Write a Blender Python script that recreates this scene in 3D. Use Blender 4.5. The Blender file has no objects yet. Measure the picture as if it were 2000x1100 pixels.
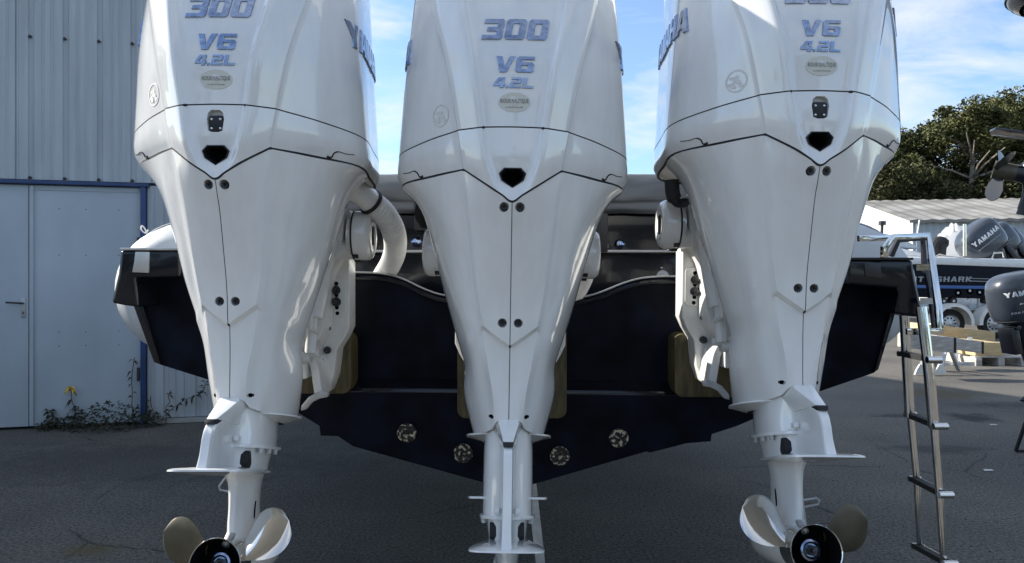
import bpy, bmesh, math, random
from mathutils import Vector, Matrix
from mathutils.bvhtree import BVHTree
random.seed(7)
R = math.radians
scn = bpy.context.scene
COL = scn.collection
F, H = 1444.0, 1.27            # focal length in photo pixels, camera height

# ------------------------------------------------------------------ camera, sky, sun, exposure
cd = bpy.data.cameras.new('camera'); cam = bpy.data.objects.new('camera', cd); COL.objects.link(cam)
cam.location = (0, 0, H); cam.rotation_euler = (R(90), 0, 0)
cd.sensor_width = 36; cd.lens = 36*F/2000; cd.clip_start = 0.05; cd.clip_end = 2000
scn.camera = cam
SUN = Vector((-0.82, 0.31, 0.52)).normalized()        # direction towards the sun
elev = math.asin(SUN.z); azim = math.atan2(SUN.x, SUN.y)
world = bpy.data.worlds.new("World"); scn.world = world; world.use_nodes = True
wn = world.node_tree.nodes; wl = world.node_tree.links; wn.clear()
wo = wn.new('ShaderNodeOutputWorld'); bg = wn.new('ShaderNodeBackground'); bg.inputs['Strength'].default_value = 0.085
sky = wn.new('ShaderNodeTexSky'); sky.sky_type = 'NISHITA'; sky.sun_disc = False
sky.sun_elevation = elev; sky.sun_rotation = azim; sky.air_density = 1.0; sky.dust_density = 0.6; sky.ozone_density = 2.0
geo = wn.new('ShaderNodeTexCoord'); sep = wn.new('ShaderNodeSeparateXYZ'); wl.new(geo.outputs['Generated'], sep.inputs[0])
zc = wn.new('ShaderNodeMath'); zc.operation = 'ADD'; zc.inputs[1].default_value = 0.16; wl.new(sep.outputs['Z'], zc.inputs[0])
zm = wn.new('ShaderNodeMath'); zm.operation = 'MAXIMUM'; zm.inputs[1].default_value = 0.05; wl.new(zc.outputs[0], zm.inputs[0])
dv = wn.new('ShaderNodeVectorMath'); dv.operation = 'DIVIDE'; cmb = wn.new('ShaderNodeCombineXYZ')
for i in range(3): wl.new(zm.outputs[0], cmb.inputs[i])
wl.new(geo.outputs['Generated'], dv.inputs[0]); wl.new(cmb.outputs[0], dv.inputs[1])
mp = wn.new('ShaderNodeMapping'); mp.inputs['Scale'].default_value = (1.0, 1.5, 1.0); mp.inputs['Location'].default_value = (2.3, 0.9, 0); wl.new(dv.outputs[0], mp.inputs[0])
cn = wn.new('ShaderNodeTexNoise'); cn.inputs['Scale'].default_value = 1.7; cn.inputs['Detail'].default_value = 9; cn.inputs['Roughness'].default_value = 0.58; cn.inputs['Distortion'].default_value = 0.5
wl.new(mp.outputs[0], cn.inputs['Vector'])
cr = wn.new('ShaderNodeValToRGB'); cr.color_ramp.elements[0].position = 0.42; cr.color_ramp.elements[0].color = (0.1, 0.1, 0.1, 1)
cr.color_ramp.elements[1].position = 0.66; cr.color_ramp.elements[1].color = (0.85, 0.85, 0.85, 1)
wl.new(cn.outputs['Fac'], cr.inputs[0])
mx = wn.new('ShaderNodeMixRGB'); mx.inputs[2].default_value = (3.9, 4.05, 4.25, 1)
wl.new(cr.outputs[0], mx.inputs[0]); tn = wn.new('ShaderNodeMixRGB'); tn.blend_type = 'MULTIPLY'; tn.inputs[0].default_value = 1; tn.inputs[2].default_value = (0.72, 0.86, 0.97, 1); wl.new(sky.outputs[0], tn.inputs[1]); wl.new(tn.outputs[0], mx.inputs[1]); wl.new(mx.outputs[0], bg.inputs[0]); wl.new(bg.outputs[0], wo.inputs[0])
sd = bpy.data.lights.new('sun', 'SUN'); sd.energy = 3.3; sd.angle = R(0.6); sd.color = (1.0, 0.94, 0.85)
so = bpy.data.objects.new('sun', sd); COL.objects.link(so); so.rotation_euler = SUN.to_track_quat('Z', 'Y').to_euler(); so.location = (-10, 5, 12)
scn.view_settings.view_transform = 'Standard'; scn.view_settings.look = 'None'; scn.view_settings.gamma = 1
scn.view_settings.use_curve_mapping = False; scn.view_settings.exposure = 1.58

# ------------------------------------------------------------------ helpers
def P(px, py, Y): return Vector(((px-1000)*Y/F, Y, H-(py-550)*Y/F))

def mat(name, col, rough=0.5, metal=0.0, coat=0.0, var=0.0, vscale=8.0, bump=0.0, bscale=40.0, spec=0.5, col2=None, lo=0.35, hi=0.65, detail=5, stretch=(1,1,1), rvar=0.0, coatr=0.06):
    m = bpy.data.materials.new(name); m.use_nodes = True
    n = m.node_tree.nodes; l = m.node_tree.links; b = n['Principled BSDF']
    c = (*col, 1) if len(col) == 3 else col
    b.inputs['Base Color'].default_value = c; b.inputs['Roughness'].default_value = rough; b.inputs['Metallic'].default_value = metal
    b.inputs['Coat Weight'].default_value = coat; b.inputs['Coat Roughness'].default_value = coatr; b.inputs['Specular IOR Level'].default_value = spec; b.inputs['Coat IOR'].default_value = 1.6 if name == 'pearl_white_paint' else 1.5
    tc = n.new('ShaderNodeTexCoord'); mpp = n.new('ShaderNodeMapping'); mpp.inputs['Scale'].default_value = stretch; l.new(tc.outputs['Object'], mpp.inputs[0])
    if var > 0 or col2:
        t = n.new('ShaderNodeTexNoise'); t.inputs['Scale'].default_value = vscale; t.inputs['Detail'].default_value = detail; l.new(mpp.outputs[0], t.inputs['Vector'])
        r = n.new('ShaderNodeValToRGB'); r.color_ramp.elements[0].position = lo; r.color_ramp.elements[1].position = hi
        if col2: a, d = c, (*col2, 1)
        else: a, d = tuple(x*(1-var) for x in c[:3])+(1,), tuple(min(1, x*(1+var)) for x in c[:3])+(1,)
        r.color_ramp.elements[0].color = a; r.color_ramp.elements[1].color = d
        l.new(t.outputs['Fac'], r.inputs[0]); l.new(r.outputs[0], b.inputs['Base Color'])
        if rvar > 0:
            mr = n.new('ShaderNodeMapRange'); mr.inputs[3].default_value = max(0.02, rough-rvar); mr.inputs[4].default_value = rough+rvar
            l.new(t.outputs['Fac'], mr.inputs[0]); l.new(mr.outputs[0], b.inputs['Roughness'])
    if bump > 0:
        t2 = n.new('ShaderNodeTexNoise'); t2.inputs['Scale'].default_value = bscale; t2.inputs['Detail'].default_value = 4; l.new(mpp.outputs[0], t2.inputs['Vector'])
        bp = n.new('ShaderNodeBump'); bp.inputs['Strength'].default_value = bump; bp.inputs['Distance'].default_value = 0.01
        l.new(t2.outputs['Fac'], bp.inputs['Height']); l.new(bp.outputs[0], b.inputs['Normal'])
    return m

M = {}
M['white'] = mat('pearl_white_paint', (0.79, 0.79, 0.775), 0.2, coat=1.0, var=0.03, vscale=9, stretch=(3, 3, 0.8), rvar=0.05, coatr=0.02)
M['cast'] = mat('cast_white_paint', (0.74, 0.74, 0.72), 0.34, coat=0.4, var=0.05, vscale=14, bump=0.08, bscale=60)
M['black'] = mat('black_plastic', (0.012, 0.012, 0.014), 0.45)
M['rubber'] = mat('black_rubber', (0.015, 0.015, 0.016), 0.7, bump=0.1, bscale=80)
M['seal'] = mat('cowl_seal', (0.02, 0.02, 0.022), 0.8)
M['void'] = mat('duct_black', (0.004, 0.004, 0.005), 0.9, spec=0.1)
M['chrome'] = mat('chrome', (0.29, 0.35, 0.47), 0.12, 1.0, bump=0.08, bscale=90, var=0.18, vscale=60)
M['steel'] = mat('polished_stainless', (0.72, 0.71, 0.68), 0.09, 1.0, var=0.08, vscale=14, bump=0.05, bscale=16, rvar=0.05)
M['dull_steel'] = mat('shaded_dull_stainless', (0.085, 0.075, 0.052), 0.5, 0.4, col2=(0.14, 0.125, 0.092), vscale=9, bump=0.08, bscale=30, rvar=0.1)  # darker stainless; on the outer blades its tone paints shade
M['bolt'] = mat('dark_bolt', (0.06, 0.06, 0.065), 0.35, 0.8)
M['zinc'] = mat('galvanised', (0.42, 0.43, 0.44), 0.5, 0.7, col2=(0.6, 0.6, 0.6), vscale=26, bump=0.15, bscale=60)
M['sticker'] = mat('sticker_print', (0.66, 0.65, 0.58), 0.4)
M['ink'] = mat('sticker_ink', (0.10, 0.11, 0.10), 0.5)
M['faint'] = mat('clear_sticker', (0.72, 0.71, 0.67), 0.5)
M['hose'] = mat('hose_plastic', (0.80, 0.80, 0.78), 0.38, coat=0.2, var=0.05, vscale=20)
M['gel'] = mat('black_gelcoat', (0.004, 0.0055, 0.010), 0.2, coat=0.35, spec=0.3, var=0.35, vscale=5, bump=0.03, bscale=7)
M['geldull'] = mat('dull_transom_gelcoat', (0.0035, 0.0055, 0.012), 0.42, var=0.5, vscale=9, bump=0.09, bscale=24, spec=0.08)
M['vinyl'] = mat('grey_vinyl', (0.085, 0.092, 0.10), 0.5, var=0.15, vscale=3, bump=0.5, bscale=5, stretch=(1, 1, 3))
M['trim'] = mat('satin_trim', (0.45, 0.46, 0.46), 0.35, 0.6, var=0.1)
M['wood'] = mat('oiled_board', (0.045, 0.036, 0.013), 0.55, col2=(0.10, 0.08, 0.032), vscale=12, stretch=(6, 6, 1), bump=0.2, bscale=40)
M['tube'] = mat('hypalon_tube', (0.52, 0.54, 0.55), 0.5, var=0.06, vscale=4, bump=0.05, bscale=20)
M['worn'] = mat('worn_fitting', (0.012, 0.012, 0.013), 0.7, col2=(0.5, 0.45, 0.33), vscale=80, lo=0.53, hi=0.58, bump=0.5, bscale=60)
M['wallsheet'] = mat('blue_grey_sheet', (0.39, 0.43, 0.46), 0.42, var=0.10, vscale=2.6, stretch=(4, 4, 0.35), bump=0.12, bscale=5, rvar=0.08)
M['door'] = mat('door_paint', (0.38, 0.44, 0.485), 0.42, var=0.10, vscale=1.8, stretch=(1, 1, .5), bump=0.10, bscale=4, rvar=0.1)
M['blue'] = mat('frame_blue', (0.018, 0.05, 0.15), 0.45, var=0.15, vscale=5)
M['leaf'] = mat('weed_leaf', (0.014, 0.018, 0.009), 0.7, col2=(0.035, 0.038, 0.018), vscale=14)
M['dryleaf'] = mat('dry_leaf', (0.10, 0.07, 0.03), 0.7, col2=(0.05, 0.045, 0.02), vscale=10)
M['flower'] = mat('yellow_flower', (0.65, 0.42, 0.03), 0.6)
M['pine'] = mat('pine_needles', (0.038, 0.048, 0.017), 0.7, col2=(0.12, 0.12, 0.045), vscale=1.2, spec=0.2)
M['bark'] = mat('pine_bark', (0.24, 0.21, 0.18), 0.85, var=0.3, vscale=6, bump=0.4, bscale=20)
M['bush'] = mat('bush_leaf', (0.025, 0.03, 0.012), 0.75, col2=(0.08, 0.08, 0.032), vscale=0.8, spec=0.2)
M['shedwhite'] = mat('white_cladding', (0.72, 0.72, 0.69), 0.6, var=0.05, vscale=2)
M['shedgrey'] = mat('grey_and_shaded_cladding', (0.38, 0.43, 0.47), 0.6, var=0.06, vscale=2)  # real grey parts, and shade painted on the long shed's front
M['fibro'] = mat('fibre_cement_roof', (0.13, 0.125, 0.115), 0.9, col2=(0.27, 0.265, 0.25), vscale=0.5, detail=9, stretch=(1, 1, 1))
M['boatwhite'] = mat('boat_white', (0.74, 0.75, 0.75), 0.3, coat=0.4, var=0.04)
M['navy'] = mat('boat_navy', (0.004, 0.006, 0.014), 0.45, spec=0.15, coat=0.0, var=0.2)
M['seablue'] = mat('boat_blue_stripe', (0.045, 0.12, 0.35), 0.3, coat=0.3)
M['greyprint'] = mat('grey_lettering', (0.28, 0.30, 0.32), 0.5)
M['tarp'] = mat('white_tarp', (0.78, 0.79, 0.80), 0.7, var=0.05, bump=0.5, bscale=3)
M['greypaint'] = mat('outboard_grey', (0.030, 0.038, 0.052), 0.32, coat=0.35, var=0.1)
M['motorblack'] = mat('outboard_dark', (0.01, 0.012, 0.018), 0.3, coat=0.3)
M['print'] = mat('white_print', (0.75, 0.76, 0.78), 0.5)
M['tyre'] = mat('tyre', (0.018, 0.018, 0.018), 0.85, bump=0.3, bscale=60)
M['rim'] = mat('wheel_rim', (0.55, 0.56, 0.57), 0.4, 0.7)
M['fender'] = mat('mudguard_white', (0.70, 0.69, 0.65), 0.5, var=0.06, vscale=6)
M['timber'] = mat('pale_timber', (0.46, 0.33, 0.16), 0.7, col2=(0.58, 0.44, 0.25), vscale=5, stretch=(1, 1, 8), bump=0.2, bscale=30)
M['oldtimber'] = mat('weathered_timber', (0.30, 0.28, 0.25), 0.8, col2=(0.5, 0.48, 0.45), vscale=6, stretch=(1, 1, 6), bump=0.2, bscale=30)
M['scrap'] = mat('litter', (0.5, 0.5, 0.48), 0.7)

n_ = M['tarp'].node_tree.nodes; l_ = M['tarp'].node_tree.links; tr_ = n_.new('ShaderNodeBsdfTranslucent'); tr_.inputs[0].default_value = (.8, .8, .8, 1)
ms_ = n_.new('ShaderNodeMixShader'); ms_.inputs[0].default_value = .6; l_.new(n_['Principled BSDF'].outputs[0], ms_.inputs[1]); l_.new(tr_.outputs[0], ms_.inputs[2]); l_.new(ms_.outputs[0], n_['Material Output'].inputs[0])
def asphalt():
    m = bpy.data.materials.new('asphalt'); m.use_nodes = True; n = m.node_tree.nodes; l = m.node_tree.links; b = n['Principled BSDF']
    tc = n.new('ShaderNodeTexCoord')
    def noise(s, d=6, r=0.6):
        t = n.new('ShaderNodeTexNoise'); t.inputs['Scale'].default_value = s; t.inputs['Detail'].default_value = d; t.inputs['Roughness'].default_value = r
        l.new(tc.outputs['Object'], t.inputs['Vector']); return t
    def ramp(src, p0, c0, p1, c1):
        r = n.new('ShaderNodeValToRGB'); r.color_ramp.elements[0].position = p0; r.color_ramp.elements[1].position = p1
        r.color_ramp.elements[0].color = (*c0, 1); r.color_ramp.elements[1].color = (*c1, 1); l.new(src, r.inputs[0]); return r
    g = ramp(noise(62, 4, 0.8).outputs['Fac'], 0.38, (0.042, 0.039, 0.034), 0.64, (0.195, 0.182, 0.160))
    big = ramp(noise(0.7, 7).outputs['Fac'], 0.35, (0.72, 0.72, 0.74), 0.65, (1.15, 1.15, 1.12))
    mu = n.new('ShaderNodeMixRGB'); mu.blend_type = 'MULTIPLY'; mu.inputs[0].default_value = 1; l.new(g.outputs[0], mu.inputs[1]); l.new(big.outputs[0], mu.inputs[2])
    st = ramp(noise(0.9, 4).outputs['Fac'], 0.66, (0, 0, 0), 0.74, (0.7, 0.7, 0.7))
    mo = n.new('ShaderNodeMixRGB'); l.new(st.outputs[0], mo.inputs[0]); l.new(mu.outputs[0], mo.inputs[1]); mo.inputs[2].default_value = (0.022, 0.022, 0.022, 1)
    # pale aggregate specks
    v = n.new('ShaderNodeTexVoronoi'); v.inputs['Scale'].default_value = 85; l.new(tc.outputs['Object'], v.inputs['Vector'])
    vr = ramp(v.outputs['Distance'], 0.05, (0.5, 0.5, 0.5), 0.2, (0, 0, 0))
    ms = n.new('ShaderNodeMixRGB'); l.new(vr.outputs[0], ms.inputs[0]); l.new(mo.outputs[0], ms.inputs[1]); ms.inputs[2].default_value = (0.24, 0.23, 0.21, 1)
    last = ms.outputs[0]
    def mixc(fac, colr):
        nonlocal last
        k = n.new('ShaderNodeMixRGB'); l.new(fac, k.inputs[0]); l.new(last, k.inputs[1]); k.inputs[2].default_value = (*colr, 1); last = k.outputs[0]
    # hairline cracks: warped cell borders, broken up by noise
    wv = n.new('ShaderNodeMixRGB'); wv.inputs[0].default_value = 0.12; l.new(tc.outputs['Object'], wv.inputs[1]); l.new(noise(2.5, 5).outputs['Color'], wv.inputs[2])
    ck = n.new('ShaderNodeTexVoronoi'); ck.feature = 'DISTANCE_TO_EDGE'; ck.inputs['Scale'].default_value = 0.8; l.new(wv.outputs[0], ck.inputs['Vector'])
    c1 = ramp(ck.outputs['Distance'], 0.002, (1, 1, 1), 0.006, (0, 0, 0)); c2 = ramp(noise(0.9, 3).outputs['Fac'], 0.5, (0, 0, 0), 0.58, (0.8, 0.8, 0.8))
    cm_ = n.new('ShaderNodeMath'); cm_.operation = 'MULTIPLY'; l.new(c1.outputs[0], cm_.inputs[0]); l.new(c2.outputs[0], cm_.inputs[1]); mixc(cm_.outputs[0], (0.015, 0.015, 0.014))
    # spots: oil and moss
    for (x, y, rx, ry, cc, am) in ((4.3, 6.9, .30, .30, (0.02, 0.02, 0.02), .9), (3.65, 7.0, .35, .16, (0.02, 0.02, 0.02), .8), (3.2, 5.6, .5, .22, (0.02, 0.02, 0.02), .6), (3.7, 5.1, .3, .10, (0.02, 0.02, 0.02), .7), (4.85, 8.4, .5, .6, (0.085, 0.065, 0.03), .8), (5.5, 7.6, 1.2, .25, (0.022, 0.022, 0.022), .6), (-2.0, 3.5, .18, .10, (0.11, 0.09, 0.035), .7), (-2.5, 5.2, 1.8, .9, (0.028, 0.028, 0.03), .45)):
        mpn = n.new('ShaderNodeMapping'); mpn.inputs['Location'].default_value = (-x/rx, -y/ry, 0); mpn.inputs['Scale'].default_value = (1/rx, 1/ry, 0); l.new(tc.outputs['Object'], mpn.inputs[0])
        ln = n.new('ShaderNodeVectorMath'); ln.operation = 'LENGTH'; l.new(mpn.outputs[0], ln.inputs[0])
        ad = n.new('ShaderNodeMath'); ad.operation = 'MULTIPLY_ADD'; l.new(noise(7, 5).outputs['Fac'], ad.inputs[0]); ad.inputs[1].default_value = 1.6; l.new(ln.outputs['Value'], ad.inputs[2])
        rp = ramp(ad.outputs[0], 1.2, (am, am, am), 1.75, (0, 0, 0)); rp.color_ramp.elements[0].position = .60; rp.color_ramp.elements[1].position = .88
        dd = n.new('ShaderNodeMath'); dd.operation = 'MULTIPLY'; dd.inputs[1].default_value = .5; l.new(ad.outputs[0], dd.inputs[0]); l.new(dd.outputs[0], rp.inputs[0]); mixc(rp.outputs[0], cc)
    l.new(last, b.inputs['Base Color']); b.inputs['Roughness'].default_value = 0.85; b.inputs['Specular IOR Level'].default_value = 0.3
    bp = n.new('ShaderNodeBump'); bp.inputs['Strength'].default_value = 0.9; bp.inputs['Distance'].default_value = 0.006
    l.new(noise(50, 5, 0.8).outputs['Fac'], bp.inputs['Height']); l.new(bp.outputs[0], b.inputs['Normal'])
    return m
M['asphalt'] = asphalt()

ORG = {}
def tag(o, label=None, cat=None, group=None, kind=None):
    if label: o['label'] = label
    if cat: o['category'] = cat
    if group: o['group'] = group
    if kind: o['kind'] = kind
    return o
def thing(name, loc, label, cat, group=None, rz=0.0, build=None):
    """Empty at the thing's base; `build` is the point of the build frame that sits at the Empty."""
    o = bpy.data.objects.new(name, None); COL.objects.link(o); o.location = loc; o.rotation_euler = (0, 0, rz)
    o.empty_display_size = 0.1
    ORG[o.name] = Vector(loc if build is None else build)
    return tag(o, label, cat, group)

class MB:
    def __init__(s): s.v = []; s.f = []
    def add(s, vs, fs):
        k = len(s.v); s.v += [Vector(x) for x in vs]; s.f += [tuple(i+k for i in q) for q in fs]; return s
    def box(s, c, d, rot=None):
        c = Vector(c); vs = []
        for x in (-.5, .5):
            for y in (-.5, .5):
                for z in (-.5, .5):
                    p = Vector((x*d[0], y*d[1], z*d[2]));
                    if rot: p = rot @ p
                    vs.append(c+p)
        return s.add(vs, [(0,1,3,2),(4,6,7,5),(0,4,5,1),(2,3,7,6),(0,2,6,4),(1,5,7,3)])
    def prism(s, pts, off):
        """pts: 3D polygon; extruded by off"""
        off = Vector(off); n = len(pts); vs = [Vector(p) for p in pts]+[Vector(p)+off for p in pts]
        fs = [tuple(range(n))[::-1], tuple(range(n, 2*n))]+[(i, (i+1) % n, n+(i+1) % n, n+i) for i in range(n)]
        return s.add(vs, fs)
    def tube(s, path, r, n=12, cap=True, square=False):
        path = [Vector(p) for p in path]; m = len(path); rs = r if isinstance(r, (list, tuple)) else [r]*m
        vs = []; fs = []; up = None
        for i, p in enumerate(path):
            t = (path[min(i+1, m-1)]-path[max(i-1, 0)]).normalized()
            if up is None:
                up = Vector((0, 0, 1)) if abs(t.z) < 0.9 else Vector((0, 1, 0))
            a = t.cross(up).normalized(); b = a.cross(t).normalized(); up = b
            for k in range(n):
                th = 2*math.pi*(k+(.5 if square else 0))/n
                vs.append(p+(a*math.cos(th)+b*math.sin(th))*rs[i]*(1.414 if square else 1))
        for i in range(m-1):
            for k in range(n):
                k2 = (k+1) % n; fs.append((i*n+k, i*n+k2, (i+1)*n+k2, (i+1)*n+k))
        if cap: fs += [tuple(range(n))[::-1], tuple(range((m-1)*n, m*n))]
        return s.add(vs, fs)
    def lathe(s, o, ax, prof, n=32):
        """prof: (distance along ax, radius)"""
        o = Vector(o); ax = Vector(ax).normalized(); u = ax.orthogonal().normalized(); w = ax.cross(u)
        vs = []; fs = []
        for (d, r) in prof:
            for k in range(n):
                th = 2*math.pi*k/n; vs.append(o+ax*d+(u*math.cos(th)+w*math.sin(th))*max(r, 1e-4))
        for i in range(len(prof)-1):
            for k in range(n):
                k2 = (k+1) % n; fs.append((i*n+k, i*n+k2, (i+1)*n+k2, (i+1)*n+k))
        return s.add(vs, fs)
    def grid(s, rows, closed=False):
        nr = len(rows); nc = len(rows[0]); vs = [p for r in rows for p in r]; fs = []
        for i in range(nr-1):
            for k in range(nc if closed else nc-1):
                k2 = (k+1) % nc; fs.append((i*nc+k, i*nc+k2, (i+1)*nc+k2, (i+1)*nc+k))
        return s.add(vs, fs)
    def mesh(s, name, bevel=0, seg=2, smooth=True, ang=35, org=Vector((0, 0, 0)), recalc=True, weld=1e-5):
        me = bpy.data.meshes.new(name); me.from_pydata([tuple(v-org) for v in s.v], [], s.f)
        bm = bmesh.new(); bm.from_mesh(me)
        if weld: bmesh.ops.remove_doubles(bm, verts=bm.verts, dist=weld)
        if recalc: bmesh.ops.recalc_face_normals(bm, faces=bm.faces)
        if bevel:
            es = [e for e in bm.edges if len(e.link_faces) == 2 and e.calc_face_angle(0) > R(30)]
            if es: bmesh.ops.bevel(bm, geom=es, offset=bevel, segments=seg, affect='EDGES', profile=0.6, clamp_overlap=True)
        bm.to_mesh(me); bm.free()
        if smooth:
            me.shade_smooth(); me.set_sharp_from_angle(angle=R(ang))
        return me
    def build(s, name, m, parent=None, **kw):
        org = ORG[parent.name] if parent is not None and parent.name in ORG else Vector((0, 0, 0))
        me = s.mesh(name, org=org, **kw)
        return link(name, me, m, parent)

def link(name, me, m=None, parent=None):
    o = bpy.data.objects.new(name, me); COL.objects.link(o)
    if m is not None and not me.materials: me.materials.append(m)
    if parent is not None:
        o.parent = parent; ORG[o.name] = ORG[parent.name]
    return o
def single(o, base):
    """turn a world-coordinates mesh object into a top-level thing with its origin at base"""
    base = Vector(base); o.data.transform(Matrix.Translation(-base)); o.location = base; return o

def bake(me, mods):
    """apply modifiers given as (type, dict)"""
    o = bpy.data.objects.new('tmp', me); COL.objects.link(o)
    for t, kw in mods:
        md = o.modifiers.new(t, t)
        for k, v in kw.items(): setattr(md, k, v)
    bpy.context.view_layer.update()
    dg = bpy.context.evaluated_depsgraph_get()
    out = bpy.data.meshes.new_from_object(o.evaluated_get(dg)); bpy.data.objects.remove(o)
    return out
def cut(me, cutters, name):
    """boolean difference, one cutter at a time; a cutter that fails is retried slightly changed"""
    def lim(m): ys = [v.co.y for v in m.vertices]; return min(ys), max(ys), len(m.polygons)
    for c in cutters:
        l0 = lim(me)
        for k in (1.0, .97, 1.04, .93, 1.08):
            cen = sum(c.v, Vector())/len(c.v); cm = MB(); cm.add([Vector((cen.x+(v.x-cen.x)*k, v.y+(k-1)*.03, cen.z+(v.z-cen.z)*k)) for v in c.v], c.f)
            co = bpy.data.objects.new('cutter', cm.mesh('cutter', smooth=False)); COL.objects.link(co)
            out = bake(me, [('BOOLEAN', dict(operation='DIFFERENCE', solver='EXACT', object=co))])
            bpy.data.objects.remove(co); l1 = lim(out)
            if abs(l1[0]-l0[0]) < .002 and abs(l1[1]-l0[1]) < .002 and l1[2] > l0[2]*.9: me = out; break
        else: print('cut failed', name, tuple(cen))
    me.name = name
    me.materials.clear(); me.shade_smooth(); me.set_sharp_from_angle(angle=R(32))
    return me

def cr(p0, p1, p2, p3, t):
    return 0.5*((2*p1)+(p2-p0)*t+(2*p0-5*p1+4*p2-p3)*t*t+(3*p1-p0-3*p2+p3)*t*t*t)
def spline(pts, n, sharp=(), closed=False):
    """Catmull-Rom through pts (Vectors), n steps per segment; tangents broken at sharp indices"""
    m = len(pts); out = []; segs = m if closed else m-1
    for i in range(segs):
        p1 = pts[i]; p2 = pts[(i+1) % m]
        p0 = pts[(i-1) % m] if (closed or i > 0) else p1*2-p2
        p3 = pts[(i+2) % m] if (closed or i < m-2) else p2*2-p1
        if i in sharp: p0 = p1*2-p2
        if (i+1) % m in sharp: p3 = p2*2-p1
        d = (p2-p1).length
        # limit overshoot where neighbouring control spacing is very uneven
        if (p1-p0).length > 2.2*d: p0 = p1-(p1-p0).normalized()*2.2*d
        if (p3-p2).length > 2.2*d: p3 = p2+(p3-p2).normalized()*2.2*d
        for k in range(n): out.append(cr(p0, p1, p2, p3, k/n))
    if not closed: out.append(pts[-1].copy())
    return out
def loft(rings, nc, nr, sharpc=(), sharpr=(), closed=False):
    """rings: list of control rings -> dense grid rows passing through all control points"""
    dense = [spline(r, nc, sharpc, closed) for r in rings]
    cols = [spline([d[k] for d in dense], nr, sharpr) for k in range(len(dense[0]))]
    return [[c[i] for c in cols] for i in range(len(cols[0]))]
def shell(rows, closed, t, flip=False):
    """grid surface with thickness t inwards"""
    mb = MB(); mb.grid(rows, closed); me = mb.mesh('s', smooth=False)
    bm = bmesh.new(); bm.from_mesh(me); bmesh.ops.recalc_face_normals(bm, faces=bm.faces)
    # make the normals point away from the centroid
    cen = sum((v.co for v in bm.verts), Vector())/len(bm.verts)
    s = sum((f.calc_center_median()-cen).dot(f.normal)*f.calc_area() for f in bm.faces)
    if (s < 0) != flip:
        for f in bm.faces: f.normal_flip()
    bm.normal_update()
    vs = [v.co.copy() for v in bm.verts]; inn = [v.co-v.normal*t for v in bm.verts]; n = len(vs)
    fs = [tuple(v.index for v in f.verts) for f in bm.faces]; fi = [tuple(i+n for i in q)[::-1] for q in fs]
    rim = []
    for e in bm.edges:
        if len(e.link_faces) == 1:
            f = e.link_faces[0]; a, b = e.verts[0].index, e.verts[1].index
            ids = [v.index for v in f.verts]; k = ids.index(a)
            if ids[(k+1) % len(ids)] == b: a, b = b, a
            rim.append((a, b, b+n, a+n))
    bm.free(); out = MB(); out.v = vs+inn; out.f = fs+fi+rim
    return out

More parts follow.
